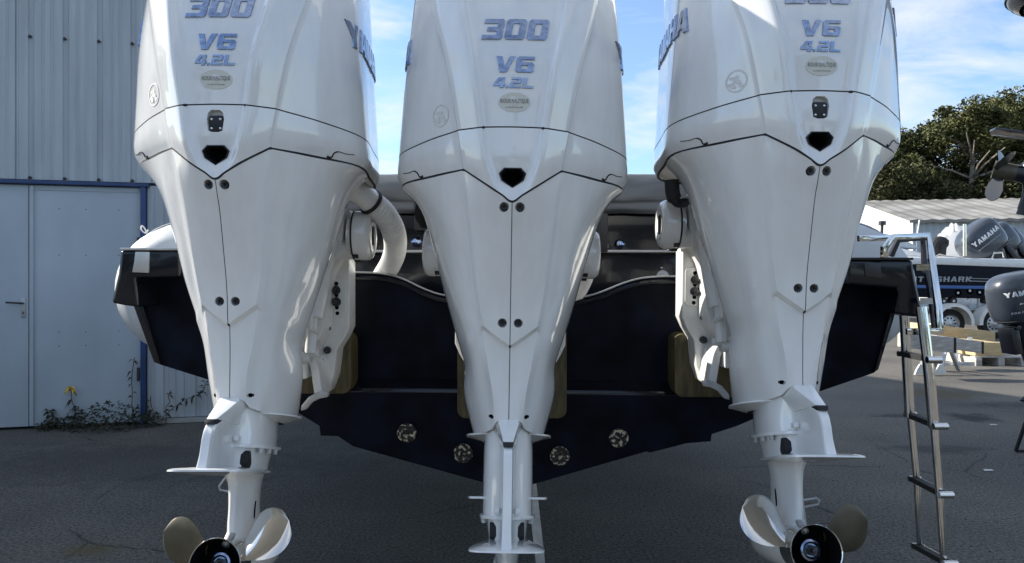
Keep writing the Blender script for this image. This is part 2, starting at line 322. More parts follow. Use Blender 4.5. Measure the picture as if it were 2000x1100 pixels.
# ------------------------------------------------------------------ block lettering
G = {  # outlines in a 0..1 wide, 0..1 high box; first is the outer contour, the rest are holes
 '3': [[(.0,1),(.92,1),(1,.92),(1,.60),(.93,.5),(1,.42),(1,.08),(.9,0),(0,0),(0,.2),(.66,.2),(.7,.25),(.7,.37),(.66,.41),(.2,.41),(.2,.6),(.66,.6),(.7,.64),(.7,.76),(.66,.8),(0,.8)]],
 '0': [[(.1,1),(.9,1),(1,.9),(1,.1),(.9,0),(.1,0),(0,.1),(0,.9)], [(.33,.76),(.36,.8),(.64,.8),(.67,.76),(.67,.24),(.64,.2),(.36,.2),(.33,.24)]],
 'V': [[(0,1),(.33,1),(.52,.32),(.74,1),(1.06,1),(.68,0),(.3,0)]],
 '6': [[(.12,1),(.98,1),(.98,.8),(.33,.8),(.31,.62),(.9,.62),(1,.52),(1,.1),(.9,0),(.1,0),(0,.1),(0,.88)], [(.32,.43),(.66,.43),(.69,.39),(.69,.23),(.66,.2),(.36,.2),(.32,.24)]],
 '4': [[(.35,1),(.95,1),(.95,.4),(1.06,.4),(1.06,.2),(.95,.2),(.95,0),(.63,0),(.63,.2),(0,.2),(0,.42)], [(.63,.78),(.56,.78),(.3,.4),(.63,.4)]],
 '2': [[(.04,1),(.9,1),(1,.9),(1,.5),(.9,.4),(.33,.4),(.33,.22),(1,.22),(1,0),(0,0),(0,.52),(.1,.61),(.68,.61),(.68,.79),(.04,.79)]],
 'L': [[(0,1),(.32,1),(.32,.22),(1,.22),(1,0),(0,0)]],
 '.': [[(0,.22),(.22,.22),(.22,0),(0,0)]],
 'Y': [[(0,1),(.34,1),(.52,.66),(.7,1),(1.04,1),(.68,.4),(.68,0),(.36,0),(.36,.4)]],
 'A': [[(.36,1),(.72,1),(1.04,0),(.72,0),(.67,.2),(.36,.2),(.3,0),(-.02,0)], [(.42,.4),(.62,.4),(.53,.78)]],
 'M': [[(0,1),(.34,1),(.55,.45),(.76,1),(1.1,1),(1.1,0),(.82,0),(.82,.58),(.62,0),(.47,0),(.28,.58),(.28,0),(0,0)]],
 'H': [[(0,1),(.32,1),(.32,.6),(.7,.6),(.7,1),(1.02,1),(1.02,0),(.7,0),(.7,.4),(.32,.4),(.32,0),(0,0)]],
 'W': [[(0,1),(.28,1),(.34,.4),(.5,1),(.72,1),(.86,.4),(.96,1),(1.25,1),(1.02,0),(.72,0),(.6,.55),(.46,0),(.14,0)]],
 'I': [[(0,1),(.3,1),(.3,0),(0,0)]],
 'T': [[(0,1),(1,1),(1,.78),(.66,.78),(.66,0),(.34,0),(.34,.78),(0,.78)]],
 'E': [[(0,1),(1,1),(1,.8),(.33,.8),(.33,.6),(.9,.6),(.9,.42),(.33,.42),(.33,.2),(1,.2),(1,0),(0,0)]],
 'S': [[(.1,1),(1,1),(1,.8),(.33,.8),(.33,.61),(.9,.61),(1,.52),(1,.1),(.9,0),(0,0),(0,.2),(.68,.2),(.68,.41),(.1,.41),(0,.5),(0,.9)]],
 'R': [[(0,1),(.9,1),(1,.9),(1,.5),(.9,.4),(1.04,0),(.7,0),(.58,.38),(.32,.38),(.32,0),(0,0)], [(.32,.8),(.68,.8),(.68,.58),(.32,.58)]],
 'K': [[(0,1),(.32,1),(.32,.62),(.68,1),(1.06,1),(.62,.54),(1.08,0),(.7,0),(.32,.42),(.32,0),(0,0)]],
}
WID = {'.': .22, 'I': .3, 'W': 1.25, 'M': 1.1, 'V': 1.0}
def glyphs(text, h, cw, gap, shear=0.0, depth=0.003, bevel=0.0012):
    """mesh of a word, origin at its centre, in the XY plane with +Z outwards; h height, cw letter width, gap spacing"""
    cu = bpy.data.curves.new('glyphs', 'CURVE'); cu.dimensions = '2D'; cu.fill_mode = 'BOTH'; cu.extrude = depth/2; cu.bevel_depth = bevel; cu.bevel_resolution = 1; cu.offset = -bevel*0.6
    x = 0
    for ch in text:
        if ch == ' ': x += cw*.6; continue
        for cont in G[ch]:
            sp = cu.splines.new('POLY'); sp.points.add(len(cont)-1); sp.use_cyclic_u = True
            for p, (a, b) in zip(sp.points, cont): p.co = (x+a*cw+shear*b*h, b*h, 0, 1)
        x += WID.get(ch, 1)*cw+gap
    tot = x-gap+shear*h
    o = bpy.data.objects.new('tmp', cu); COL.objects.link(o); bpy.context.view_layer.update()
    me = bpy.data.meshes.new_from_object(o.evaluated_get(bpy.context.evaluated_depsgraph_get())); bpy.data.objects.remove(o)
    me.transform(Matrix.Translation((-tot/2, -h/2, 0))); return me
def plain_text(text, size, depth=0.0):
    cu = bpy.data.curves.new('txt', 'FONT'); cu.body = text; cu.size = size; cu.align_x = 'CENTER'; cu.align_y = 'CENTER'; cu.extrude = depth; cu.resolution_u = 2
    o = bpy.data.objects.new('tmp', cu); COL.objects.link(o); bpy.context.view_layer.update()
    me = bpy.data.meshes.new_from_object(o.evaluated_get(bpy.context.evaluated_depsgraph_get())); bpy.data.objects.remove(o)
    return me
def tall(me, k):
    for v in me.vertices: v.co.y *= k
    return me
def disc(a, b, n=40, inner=None, d=0.0008):
    mb = MB()
    o = [Vector((a*math.cos(2*math.pi*k/n), b*math.sin(2*math.pi*k/n), 0)) for k in range(n)]
    if inner is None:
        mb.prism(o, (0, 0, d))
    else:
        i = [p*inner for p in o]; z = Vector((0, 0, d)); i2 = [p+z for p in i]; o2 = [p+z for p in o]
        mb.grid([i, i2, o2, o, i], True)
    return mb.mesh('disc', smooth=False)
def lay(me, bvh, axis, centre, off=0.0006, flip=1):
    """lay a flat mesh (XY plane, +Z outwards) on a surface hit along axis.
       axis 'Y': text x->X, y->Z, seen from -Y ; axis 'X': seen from +X (flip=1) or -X (flip=-1)"""
    for v in me.vertices:
        x, y, z = v.co
        if axis == 'Y':
            o = Vector((centre[0]+x, 0.5, centre[2]+y)); d = Vector((0, 1, 0))
        else:
            o = Vector((flip*1.0, centre[1]+flip*x, centre[2]+y)); d = Vector((-flip, 0, 0))
        hit, nor, _, _ = bvh.ray_cast(o, d)
        if hit is None:
            hit = Vector((o.x, centre[1], o.z)) if axis == 'Y' else Vector((centre[0], o.y, o.z))
        v.co = hit-d*(z+off)
    me.update()
def bvh_of(mb):
    return BVHTree.FromPolygons([tuple(v) for v in mb.v], mb.f)

# ================================================================== SETTING
# ---- ground
mb = MB(); mb.add([(-400, -200, 0), (400, -200, 0), (400, 900, 0), (-400, 900, 0)], [(0, 1, 2, 3)])
tag(mb.build('ground', M['asphalt'], smooth=False), kind='structure')

# ---- workshop with corrugated cladding and a double door, left
W0 = Vector((-4.363, 6.30, 0)); WR = math.atan2(.2455, .969)
ws = thing('workshop_building', W0, 'tall blue-grey corrugated metal workshop with a plain double door in a blue frame', 'building', rz=WR, build=(0, 0, 0))
def wall_s(px):
    r = (px-1000)/F; return (4.363+6.3*r)/(.969-.2455*r)
PITCH = .268; S0 = wall_s(57)
def profile(s0, s1):
    pts = []; base = [(-.012, 0), (-.006, .014), (.030, .014), (.038, 0), (.088, 0), (.093, .006), (.112, .006), (.117, 0), (.158, 0), (.163, .006), (.184, .006), (.189, 0)]
    k = math.floor((s0-S0)/PITCH)-1
    while S0+k*PITCH < s1+PITCH:
        for a, d in base:
            s = S0+k*PITCH+a
            if s0 < s < s1: pts.append((s, d))
        k += 1
    return [(s0, 0)]+pts+[(s1, 0)]
def sheet(s0, s1, z0, z1, y=0.0):
    mb = MB(); p = profile(s0, s1)
    rows = [[Vector((s, y+d, z)) for s, d in p] for z in (z0, z1)]
    back = [[Vector((s, y+d+.003, z)) for s, d in p] for z in (z0, z1)]
    mb.grid(rows); mb.grid(back)
    mb.grid([rows[0], back[0]]); mb.grid([rows[1], back[1]])
    return mb.build('cladding_sheet', M['wallsheet'], ws, smooth=False)
DZ = 2.104
k = -5
while S0+(k)*4*PITCH < 2.2:
    a = max(S0+k*4*PITCH-.1, -9); b = min(S0+(k+1)*4*PITCH-.1, 2.2)
    sheet(a+.001, b-.001, DZ+.045, 5.0, y=0.0 if k % 2 else .004); k += 1
sheet(1.150, 2.2, .05, DZ+.02, y=.012)
sheet(-2.6, -.86, .05, DZ+.02, y=.012); sheet(-9, -2.605, .05, DZ+.02, y=.012)
for z in (2.165, 3.38, 4.7):
    mbb = MB()
    for k in range(-12, 9):
        s = S0+k*PITCH+.004
        if s > 2.15: continue
        mbb.lathe((s, .0, z), (0, -1, 0), [(-.02, .012), (.004, .012), (.005, .007), (.010, .006), (.011, 0)], 10)
    mbb.build('screw_row', M['bolt'], ws)
mb = MB(); mb.box((1.68, .0, .025), (1.06, .06, .04)); mb.build('base_trim', M['trim'], ws, smooth=False)
# frame, door leaves
mb = MB(); mb.box((.16, -.01, DZ+.018), (1.96+.06, .07, .030)); mb.build('door_lintel', M['blue'], ws, bevel=.003)
mb = MB(); mb.box((1.124, -.01, DZ/2), (.040, .07, DZ)); mb.build('door_jamb', M['blue'], ws, bevel=.003)
mb = MB(); mb.box((-.835, -.01, DZ/2), (.048, .07, DZ)); mb.build('door_jamb', M['blue'], ws, bevel=.003)
mb = MB(); mb.box((.66, .018, DZ/2+.01), (.872, .04, DZ-.03)); d1 = mb.build('door_leaf', M['door'], ws, bevel=.004)
mb = MB(); mb.box((-.295, .018, DZ/2+.01), (1.02, .04, DZ-.03)); d2 = mb.build('door_leaf', M['door'], ws, bevel=.004)
mb = MB(); mb.box((.242, -.008, DZ/2+.01), (.032, .018, DZ-.04)); mb.build('cover_strip', M['shedgrey'], d2, bevel=.004)
mb = MB(); mb.box((.66, -.004, DZ-.035), (.86, .008, .025)); mb.build('top_rail', M['shedgrey'], d1, bevel=.002)
mb = MB()
for zz in (.40, .95, 1.62, 2.02):
    for ss in (.45, .66, .92): mb.lathe((ss, -.001, zz-.12 if zz > .5 else .71), (0, -1, 0), [(-.003, .006), (.002, .005), (.003, 0)], 8)
mb.build('rivets', M['bolt'], d1)
s = .178; mb = MB(); mb.box((s, -.006, 1.045), (.034, .010, .17)); hp = mb.build('handle_plate', M['trim'], d2, bevel=.006)
mb = MB(); mb.tube([(s, -.01, 1.085), (s, -.055, 1.085), (s-.02, -.06, 1.087), (s-.115, -.055, 1.092)], .008, 8); mb.box((s, -.012, 1.0), (.008, .004, .022)); mb.build('door_handle', M['bolt'], d2)
mb = MB(); mb.box((1.085, -.03, .45), (.02, .02, .12)); mb.box((1.085, -.03, 1.6), (.02, .02, .12)); mb.build('hinge', M['bolt'], d1)
# the rest of the building: side wall, back and roof
mb = MB()
mb.box((2.205, 4.0, 2.5), (.02, 7.9, 5.0)); mb.box((-9.01, 4.0, 2.5), (.02, 7.9, 5.0)); mb.box((-3.4, 8.0, 2.5), (11.2, .02, 5.0)); mb.build('side_wall', M['wallsheet'], ws, smooth=False)
mb = MB(); mb.prism([(-9.2, -.1, 4.95), (-9.2, 4, 5.6), (-9.2, 8.2, 4.95), (-9.2, 8.2, 5.05), (-9.2, 4, 5.7), (-9.2, -.1, 5.05)], (11.6, 0, 0)); mb.build('roof', M['fibro'], ws, smooth=False)

# ================================================================== THE OUTBOARDS
# every point of the engine is given in the centre engine's frame: q(dx, py, Y): pixels from its axis in the photo, at real depth Y
def q(dx, py, Y): return Vector((dx*Y/F, Y, H-(py-550)*Y/F))
T = R(15); sT, cT = math.sin(T), math.cos(T)
def L(x, a, s): return Vector((x, 2.02-s*sT-a*cT, .86-s*cT+a*sT))      # lower unit frame: a = aft, s = down the leg
EO = Vector((0, 2.0, .30))
def mirror(r): return [Vector((-p.x, p.y, p.z)) for p in r]
def full(half):
    """closed ring from a half ring whose first and last points lie on the axis"""
    return half+mirror(half[1:-1])[::-1]
def cowl_ring(c, shrink=1.0, fy=0.0, dz=0.0):
    """c: 6 controls c0..c5 (dx,py,Y); adds the forward part"""
    h = [q(*p) for p in c]; w = h[-1]
    h.insert(4, h[3]+Vector((.0022, .0062, 0)))
    fr = [Vector((w.x*1.0, w.y+.16, w.z-.01)), Vector((w.x*.93, 2.38+fy, w.z-.02)), Vector((w.x*.62, 2.50+fy, w.z-.02)), Vector((0, 2.54+fy, w.z-.02))]
    r = h+fr
    for p in r: p.z += dz
    return r
GP = .0017
TOPS = [
 [(0,-165,2.16),(52,-165,2.165),(66,-165,2.165),(86,-164,2.17),(105,-162,2.18),(120,-160,2.2)],
 [(0,-138,2.00),(84,-138,2.005),(100,-138,2.0),(132,-134,2.03),(158,-128,2.07),(172,-120,2.13)],
 [(0,-70,1.90),(95,-70,1.902),(111,-69,1.895),(156,-66,1.93),(178,-58,2.0),(190,-48,2.09)],
 [(0,10,1.842),(89,10,1.844),(106,11,1.834),(158,14,1.885),(182,22,1.965),(200,30,2.06)],
 [(0,130,1.797),(68,130,1.80),(84,131,1.787),(131,135,1.835),(184,148,1.925),(212,158,2.03)],
 [(0,248,1.795),(52,249,1.798),(66,250,1.785),(108,256,1.825),(172,280,1.91),(222,308,2.02)]]
MIDS = [
 [(0,248,1.795),(52,249,1.798),(66,250,1.785),(108,256,1.825),(172,280,1.91),(222,308,2.02)],
 [(0,300,1.793),(44,298,1.795),(60,292,1.782),(103,286,1.822),(168,306,1.905),(223.5,330,2.02)],
 [(0,350,1.797),(32,344,1.797),(55,326,1.783),(99,312,1.823),(162,326,1.905),(222,348,2.025)],
 [(0,393,1.79),(20,380,1.79),(50,361,1.792),(96,332,1.828),(152,345,1.905),(214,364,2.03)]]
def ring_set(defs, top=0, bot=0):
    rs = [cowl_ring(c) for c in defs]
    if top:
        for p in rs[0]: p.z -= top
    if bot:
        for p in rs[-1]: p.z += bot
    return [full(r) for r in rs]
SH = (3, 4, 16, 17)      # the outer crease columns of the closed ring
up_rows = loft(ring_set(TOPS, bot=GP), 5, 7, SH, (), True)
# close the crown with a centre fan
upper = shell(up_rows, True, .007)
mid = shell(loft(ring_set(MIDS, top=GP, bot=GP), 5, 7, SH, (), True), True, .007)
capc = Vector((0, 2.32, q(0, -170, 2.25).z+.01))
cap = MB(); r0 = up_rows[0]; n0 = len(r0)
capm = [r0, [p.lerp(capc, .5)+Vector((0, 0, .012)) for p in r0], [capc.copy() for p in r0]]
cap.grid(capm, True)

def ap_row(c, fz=0.0, fy=2.2):
    h = [q(*p) for p in c]; w = h[-1]
    h += [Vector((w.x*.93, fy, w.z-.015+fz)), Vector((w.x*.5, fy+.08, w.z-.03+fz)), Vector((.0, fy+.10, w.z-.03+fz))]
    return h
APR = [
 [(0,394,1.793),(48,364,1.795),(93,335,1.829),(100,334,1.834),(152,347,1.905),(214,366,2.03)],
 [(0,425,1.806),(45,398,1.806),(87,380,1.830),(95,380,1.846),(142,385,1.905),(190,392,2.04)],
 [(0,458,1.822),(43,442,1.822),(81,430,1.842),(89,430,1.858),(134,425,1.91),(170,430,2.05)],
 [(0,525,1.843),(39,512,1.843),(73,500,1.858),(81,500,1.874),(119,500,1.925),(148,505,2.06)],
 [(0,605,1.866),(34,590,1.866),(64,575,1.876),(72,575,1.892),(103,583,1.935),(125,588,2.06)],
 [(0,674,1.873),(28,656,1.873),(53,637,1.880),(61,640,1.900),(84,652,1.945),(102,665,2.06)],
 [(0,681,1.886),(28,664,1.886),(52,646,1.895),(60,652,1.904),(82,668,1.946),(97,680,2.06)],
 [(0,722,1.888),(22,718,1.888),(43,712,1.895),(52,712,1.915),(74,712,1.965),(88,716,2.07)],
 [(0,772,1.887),(17,770,1.886),(33,766,1.890),(42,768,1.915),(66,770,1.968),(87,770,2.07)],
 [(0,819,1.885),(18,822,1.886),(27,827,1.894),(34,839,1.91),(50,847,1.955),(68,851,2.05)]]
def apron_half(sgn):
    rings = [ap_row(c, fz=(.0 if i < 8 else -.02), fy=(2.2, 2.2, 2.19, 2.17, 2.13, 2.11, 2.105, 2.10, 2.12, 2.18)[i]) for i, c in enumerate(APR)]
    for r in rings[:1]:
        for p in r: p.z -= GP
    for r in rings: r[0].x = .0011; r[-1].x = .0011
    if sgn < 0: rings = [[Vector((-p.x, p.y, p.z)) for p in r] for r in rings]
    return shell(loft(rings, 5, 6, (2, 3), (5, 6), False), False, .006)
aprs = {s: apron_half(s) for s in (-1, 1)}
# make sure both shells face outwards (outer skin first): use a ray test on the shell
mesh_cache = {}
def cached(key, fn):
    if key not in mesh_cache: mesh_cache[key] = fn()
    return mesh_cache[key]
def local(me):
    me.transform(Matrix.Translation(-EO)); return me
def cyl_cut(c, r, y0=1.6, y1=2.0, n=20):
    m = MB(); m.lathe((c.x, y0, c.z), (0, 1, 0), [(0, 0), (0, r), (y1-y0, r), (y1-y0, 0)], n); return m
def poly_cut(pts, y0, y1):
    m = MB(); m.prism([(p.x, y0, p.z) for p in pts], (0, y1-y0, 0)); return m
PENT = [q(-27,338,1.79), q(-17,327,1.79), q(17,327,1.79), q(27,338,1.79), q(22,352,1.79), q(0,367,1.79), q(-22,352,1.79)]
SQ = [q(-17,277,1.79), q(-15,264,1.79), q(-8,258,1.79), q(8,258,1.79), q(15,264,1.79), q(17,277,1.79), q(14,299,1.79), q(6,302,1.79), q(-6,302,1.79), q(-14,299,1.79)]
HOLES = [q(15.5,405,1.806), q(15.5,631,1.872)]
LOWH = q(34,815,1.90)
BV = bvh_of(upper); BVM = bvh_of(mid); BVA = {s: bvh_of(aprs[s]) for s in aprs}
def surf(b, x, z):
    h = b.ray_cast(Vector((x, .5, z)), Vector((0, 1, 0)))[0]
    return h.y if h else 1.9

def ngon(c, r, k=6, ph=0): return [(c.x+r*math.cos(2*math.pi*i/k+ph), c.z+r*math.sin(2*math.pi*i/k+ph)) for i in range(k)]
def to_ring(pts, sc, Y, cen): return [Vector((cen.x+(p.x-cen.x)*sc, Y, cen.z+(p.z-cen.z)*sc)) for p in pts]

def lower_sections(sf, sp):
    """exhaust housing, flange etc. for flange at sf and plate at sp (distances down the leg)"""
    out = {}
    def sec(s, hw, fin, fa, front, nose=None):
        nz = nose or fin
        half = [L(0, fa, s), L(nz*.8, fa, s), L(nz, fa-.012, s), L(nz+.004, .125, s), L(hw*.72, .092, s), L(hw, .04, s), L(hw, -.06, s), L(hw*.62, front+.03, s), L(0, front, s)]
        return full(half)
    rings = [sec(-.05, .060, .020, .13, -.16), sec(.0, .062, .018, .15, -.17), sec(.055, .064, .0125, .252, -.165), sec(.07, .064, .0125, .262, -.16), sec(sf, .064, .0125, .268, -.155), sec(sf+.001, .056, .0125, .268, -.14), sec((sf+sp)/2, .050, .0125, .271, -.125), sec(sp, .046, .014, .280, -.115)]
    g = loft(rings, 3, 3, (1, 2), (2, 4, 5), True); m = MB(); m.grid(g, True); m.add([p for p in g[0]], [tuple(range(len(g[0])))]); m.add([p for p in g[-1]], [tuple(range(len(g[-1])))])
    out['exhaust_housing'] = (m, M['cast' if False else 'white'], dict(ang=40))
    # splash plate: leaf shape
    m = MB(); pts = []
    N = 40
    for i in range(N):
        th = 2*math.pi*i/N; x = .120*math.sin(th); a = -.075+.170*math.cos(th)
        if a > 0: x *= 1-.15*(a/.09)
        pts.append((x, a))
    rows = [[L(x*.6, -.075+(a+.075)*.6, -.004) for x, a in pts], [L(x*.9, -.075+(a+.075)*.9, .004) for x, a in pts], [L(x, a, .007) for x, a in pts], [L(x, a, .0115) for x, a in pts], [L(x*.9, -.075+(a+.075)*.9, .014) for x, a in pts], [L(x*.6, -.075+(a+.075)*.6, .026) for x, a in pts]]
    m.grid(rows, True); out['splash_plate'] = (m, M['white'], dict(ang=50))
    # nose and rubber block
    m = MB()
    def nr(a, s, w, back): return [L(-w, a, s), L(w, a, s), L(w*1.9, back, s+.006), L(-w*1.9, back, s+.006)]
    rr = [nr(.137, -.028, .024, .06), nr(.155, -.012, .026, .06), nr(.248, .040, .0125, .08)]
    m.grid(rr, True); m.add(rr[0], [(0, 1, 2, 3)]); m.add(rr[-1], [(3, 2, 1, 0)])
    out['nose_fairing'] = (m, M['white'], dict(bevel=.003))
    m = MB(); c = L(0, .245, .046); m.prism([L(-.0135, .253, .041), L(.0135, .253, .041), L(.0115, .257, .052), L(-.0115, .257, .052)], L(0, .18, .046)-c)
    out['rubber_block'] = (m, M['rubber'], dict(bevel=.001))
    # flange and anodes/bolts below it
    m = MB(); pts = [(.0, .13), (.03, .125), (.062, .085), (.073, .03), (.072, -.08), (.05, -.16), (0, -.185)]
    fl = [L(x, a, sf) for x, a in pts]+[L(-x, a, sf) for x, a in pts[1:-1]][::-1]
    m.prism(fl, L(0, 0, sf+.009)-L(0, 0, sf)); out['flange'] = (m, M['white'], dict(bevel=.002))
    bo = []
    for x, a in ((.060, .06), (.064, .0), (.06, -.07), (-.060, .06), (-.064, .0), (-.06, -.07)):
        b = MB(); b.lathe(L(x, a, sf+.009), L(0, 0, 1)-L(0, 0, 0), [(0, 0), (0, .0085), (.002, .0085), (.002, .0062), (.011, .0062), (.011, 0)], 6); bo.append(b)
    out['bolts'] = bo
    # white lug above the flange
    lug = []
    for sg in (-1, 1): lug.append(MB()); lug[-1].box(L(sg*.026, .135, sf-.013), (.013, .024, .013), Matrix.Rotation(-T, 3, 'X'))
    out['lug'] = lug
    # small side wings on the long leg
    # ventilation plate
    m = MB(); pts = [(.0, .292), (.050, .290), (.076, .278), (.088, .25), (.086, .16), (.066, .03), (.05, -.08), (.028, -.13), (0, -.14)]
    loop = spline([Vector((x, a, 0)) for x, a in pts], 3)
    loop = loop+[Vector((-p.x, p.y, 0)) for p in loop[1:-1]][::-1]
    rows = [[L(p.x*.4, .05+(p.y-.05)*.4, sp-.010) for p in loop], [L(p.x*.93, .05+(p.y-.05)*.95, sp-.0035) for p in loop], [L(p.x, p.y, sp) for p in loop], [L(p.x, p.y, sp+.004) for p in loop], [L(p.x*.9, .05+(p.y-.05)*.93, sp+.006) for p in loop], [L(p.x*.4, .05+(p.y-.05)*.4, sp+.012) for p in loop]]
    m.grid(rows, True); m.add(rows[0], [tuple(range(len(loop)))]); m.add(rows[-1], [tuple(range(len(loop)))])
    out['ventilation_plate'] = (m, M['white'], dict(ang=50))
    # gearcase strut, torpedo, skeg
    def st(s, hw, af, fr):
        half = [L(0, af, s), L(hw*.35, af-.012, s), L(hw*.8, af-.06, s), L(hw, (af+fr)/2, s), L(hw*.8, fr+.05, s), L(0, fr, s)]
        return full(half)
    tp = sp+.222
    rings = [st(sp+.0, .046, .125, -.13), st(sp+.03, .033, .085, -.135), st(sp+.09, .026, .07, -.15), st(sp+.13, .028, .065, -.17), st(sp+.175, .036, .05, -.20), st(tp-.005, .052, .03, -.21), st(tp+.045, .034, .02, -.18), st(tp+.09, .010, .025, -.12), st(tp+.20, .004, .04, -.02)]
    g = loft(rings, 4, 4, (0,), (), True); m = MB(); m.grid(g, True); m.add(g[-1], [tuple(range(len(g[-1])))])
    ax = (L(0, 1, 0)-L(0, 0, 0))
    m.lathe(L(0, 0, tp), ax, [(-.33, .0), (-.32, .012), (-.29, .03), (-.24, .046), (-.17, .056), (-.08, .060), (.0, .060), (.038, .056), (.040, .0)], 32)
    out['gearcase'] = (m, M['white'], dict(ang=50, weld=0))
    m = MB(); m.lathe(L(0, .035, sp+.150), L(.0, .8, .6)-L(0, 0, 0), [(0, 0), (0, .012), (.05, .010), (.055, 0)], 14); out['trim_anode'] = (m, M['zinc'], {})
    # side intake and slot
    ins = []
    for sg in (-1, 1):
        c = MB(); a0, s0 = .085, sf+.037; h = .021
        o = [(.02, -h*.55), (.012, -h), (-.012, -h), (-.02, -h*.55), (-.02, h*.55), (-.012, h), (.012, h), (.02, h*.55)]
        c.prism([L(sg*.012, a0+x, s0+y) for x, y in o], L(sg*.0315, 0, 0)-L(0, 0, 0)); ins.append(c)
    out['intakes'] = ins
    sl = []
    for sg in (-1, 1):
        c = MB(); c.box(L(sg*.0265, -.04, sp+.10), (.004, .005, .045), Matrix.Rotation(-T, 3, 'X')); sl.append(c)
    out['slots'] = sl
    return out, tp

def prop_parts(tp):
    ax = L(0, 1, 0)-L(0, 0, 0); o = L(0, .040, tp); res = {}
    m = MB(); m.lathe(o, ax, [(0, .05), (.0, .056), (.03, .058), (.08, .060), (.098, .0635), (.0995, .0625), (.098, .0605), (.095, .0598)], 40)
    res['propeller_hub'] = (m, M['steel'], dict(ang=40))
    m = MB(); m.lathe(o, ax, [(.028, .0), (.028, .053), (.08, .057), (.096, .0599)], 40); res['hub_lining'] = (m, M['void'], {})
    m = MB(); m.lathe(o, ax, [(.03, .0), (.03, .024), (.058, .027), (.064, .026), (.066, .021), (.062, .016), (.062, 0)], 32); res['washer'] = (m, M['chrome'], {})
    m = MB(); m.lathe(o, ax, [(.05, .0), (.05, .0135), (.072, .0135), (.074, .011), (.074, .0)], 6); m.lathe(o, ax, [(.05, .0), (.05, .0065), (.088, .0065), (.089, 0)], 12)
    res['propeller_nut'] = (m, M['bolt'], {})
    uu = Vector((1, 0, 0)); ww = Vector((0, sT, cT))
    blades = []
    for ang in (152, 29, 271):
        th0 = R(ang); rows = []
        prof = [(.050, .036), (.064, .042), (.082, .052), (.103, .064), (.125, .071), (.145, .071), (.160, .063), (.171, .049), (.178, .030), (.181, .006)]
        for sgn in (1, -1):
            rr = []
            for pv in spline([Vector((a_, b_, 0)) for a_, b_ in prof], 3):
                r_, w = pv.x, pv.y; row = []
                pitch = math.atan2(.48, 2*math.pi*max(r_, .04))        # geometric pitch of 19 inches
                for k in range(-9, 10):
                    k = k/1.5; c = k/6*w
                    skew = .018*math.sin((r_-.05)/.15*1.57)
                    tang = c*math.cos(pitch)+skew; axl = c*math.sin(pitch)+.03*(r_/.2)+.006*(k/6)**2
                    phi = th0-tang/max(r_, .055)
                    er = uu*math.cos(phi)+ww*math.sin(phi)
                    th = .0042*(1-(k/6)**2)+.0005
                    p = o+ax*(.048-axl+.0*th)+er*r_+ax*(sgn*th*.5)
                    row.append(p)
                rr.append(row)
            rows.append(rr)
        m = MB(); m.grid(rows[0]); m.grid(rows[1])
        # rim
        def loopof(g): return g[0][:]+[r[-1] for r in g[1:]]+g[-1][::-1][1:]+[r[0] for r in g[::-1][1:-1]]
        m.grid([loopof(rows[0]), loopof(rows[1])], True)
        blades.append(m)
    res['blades'] = blades
    return res

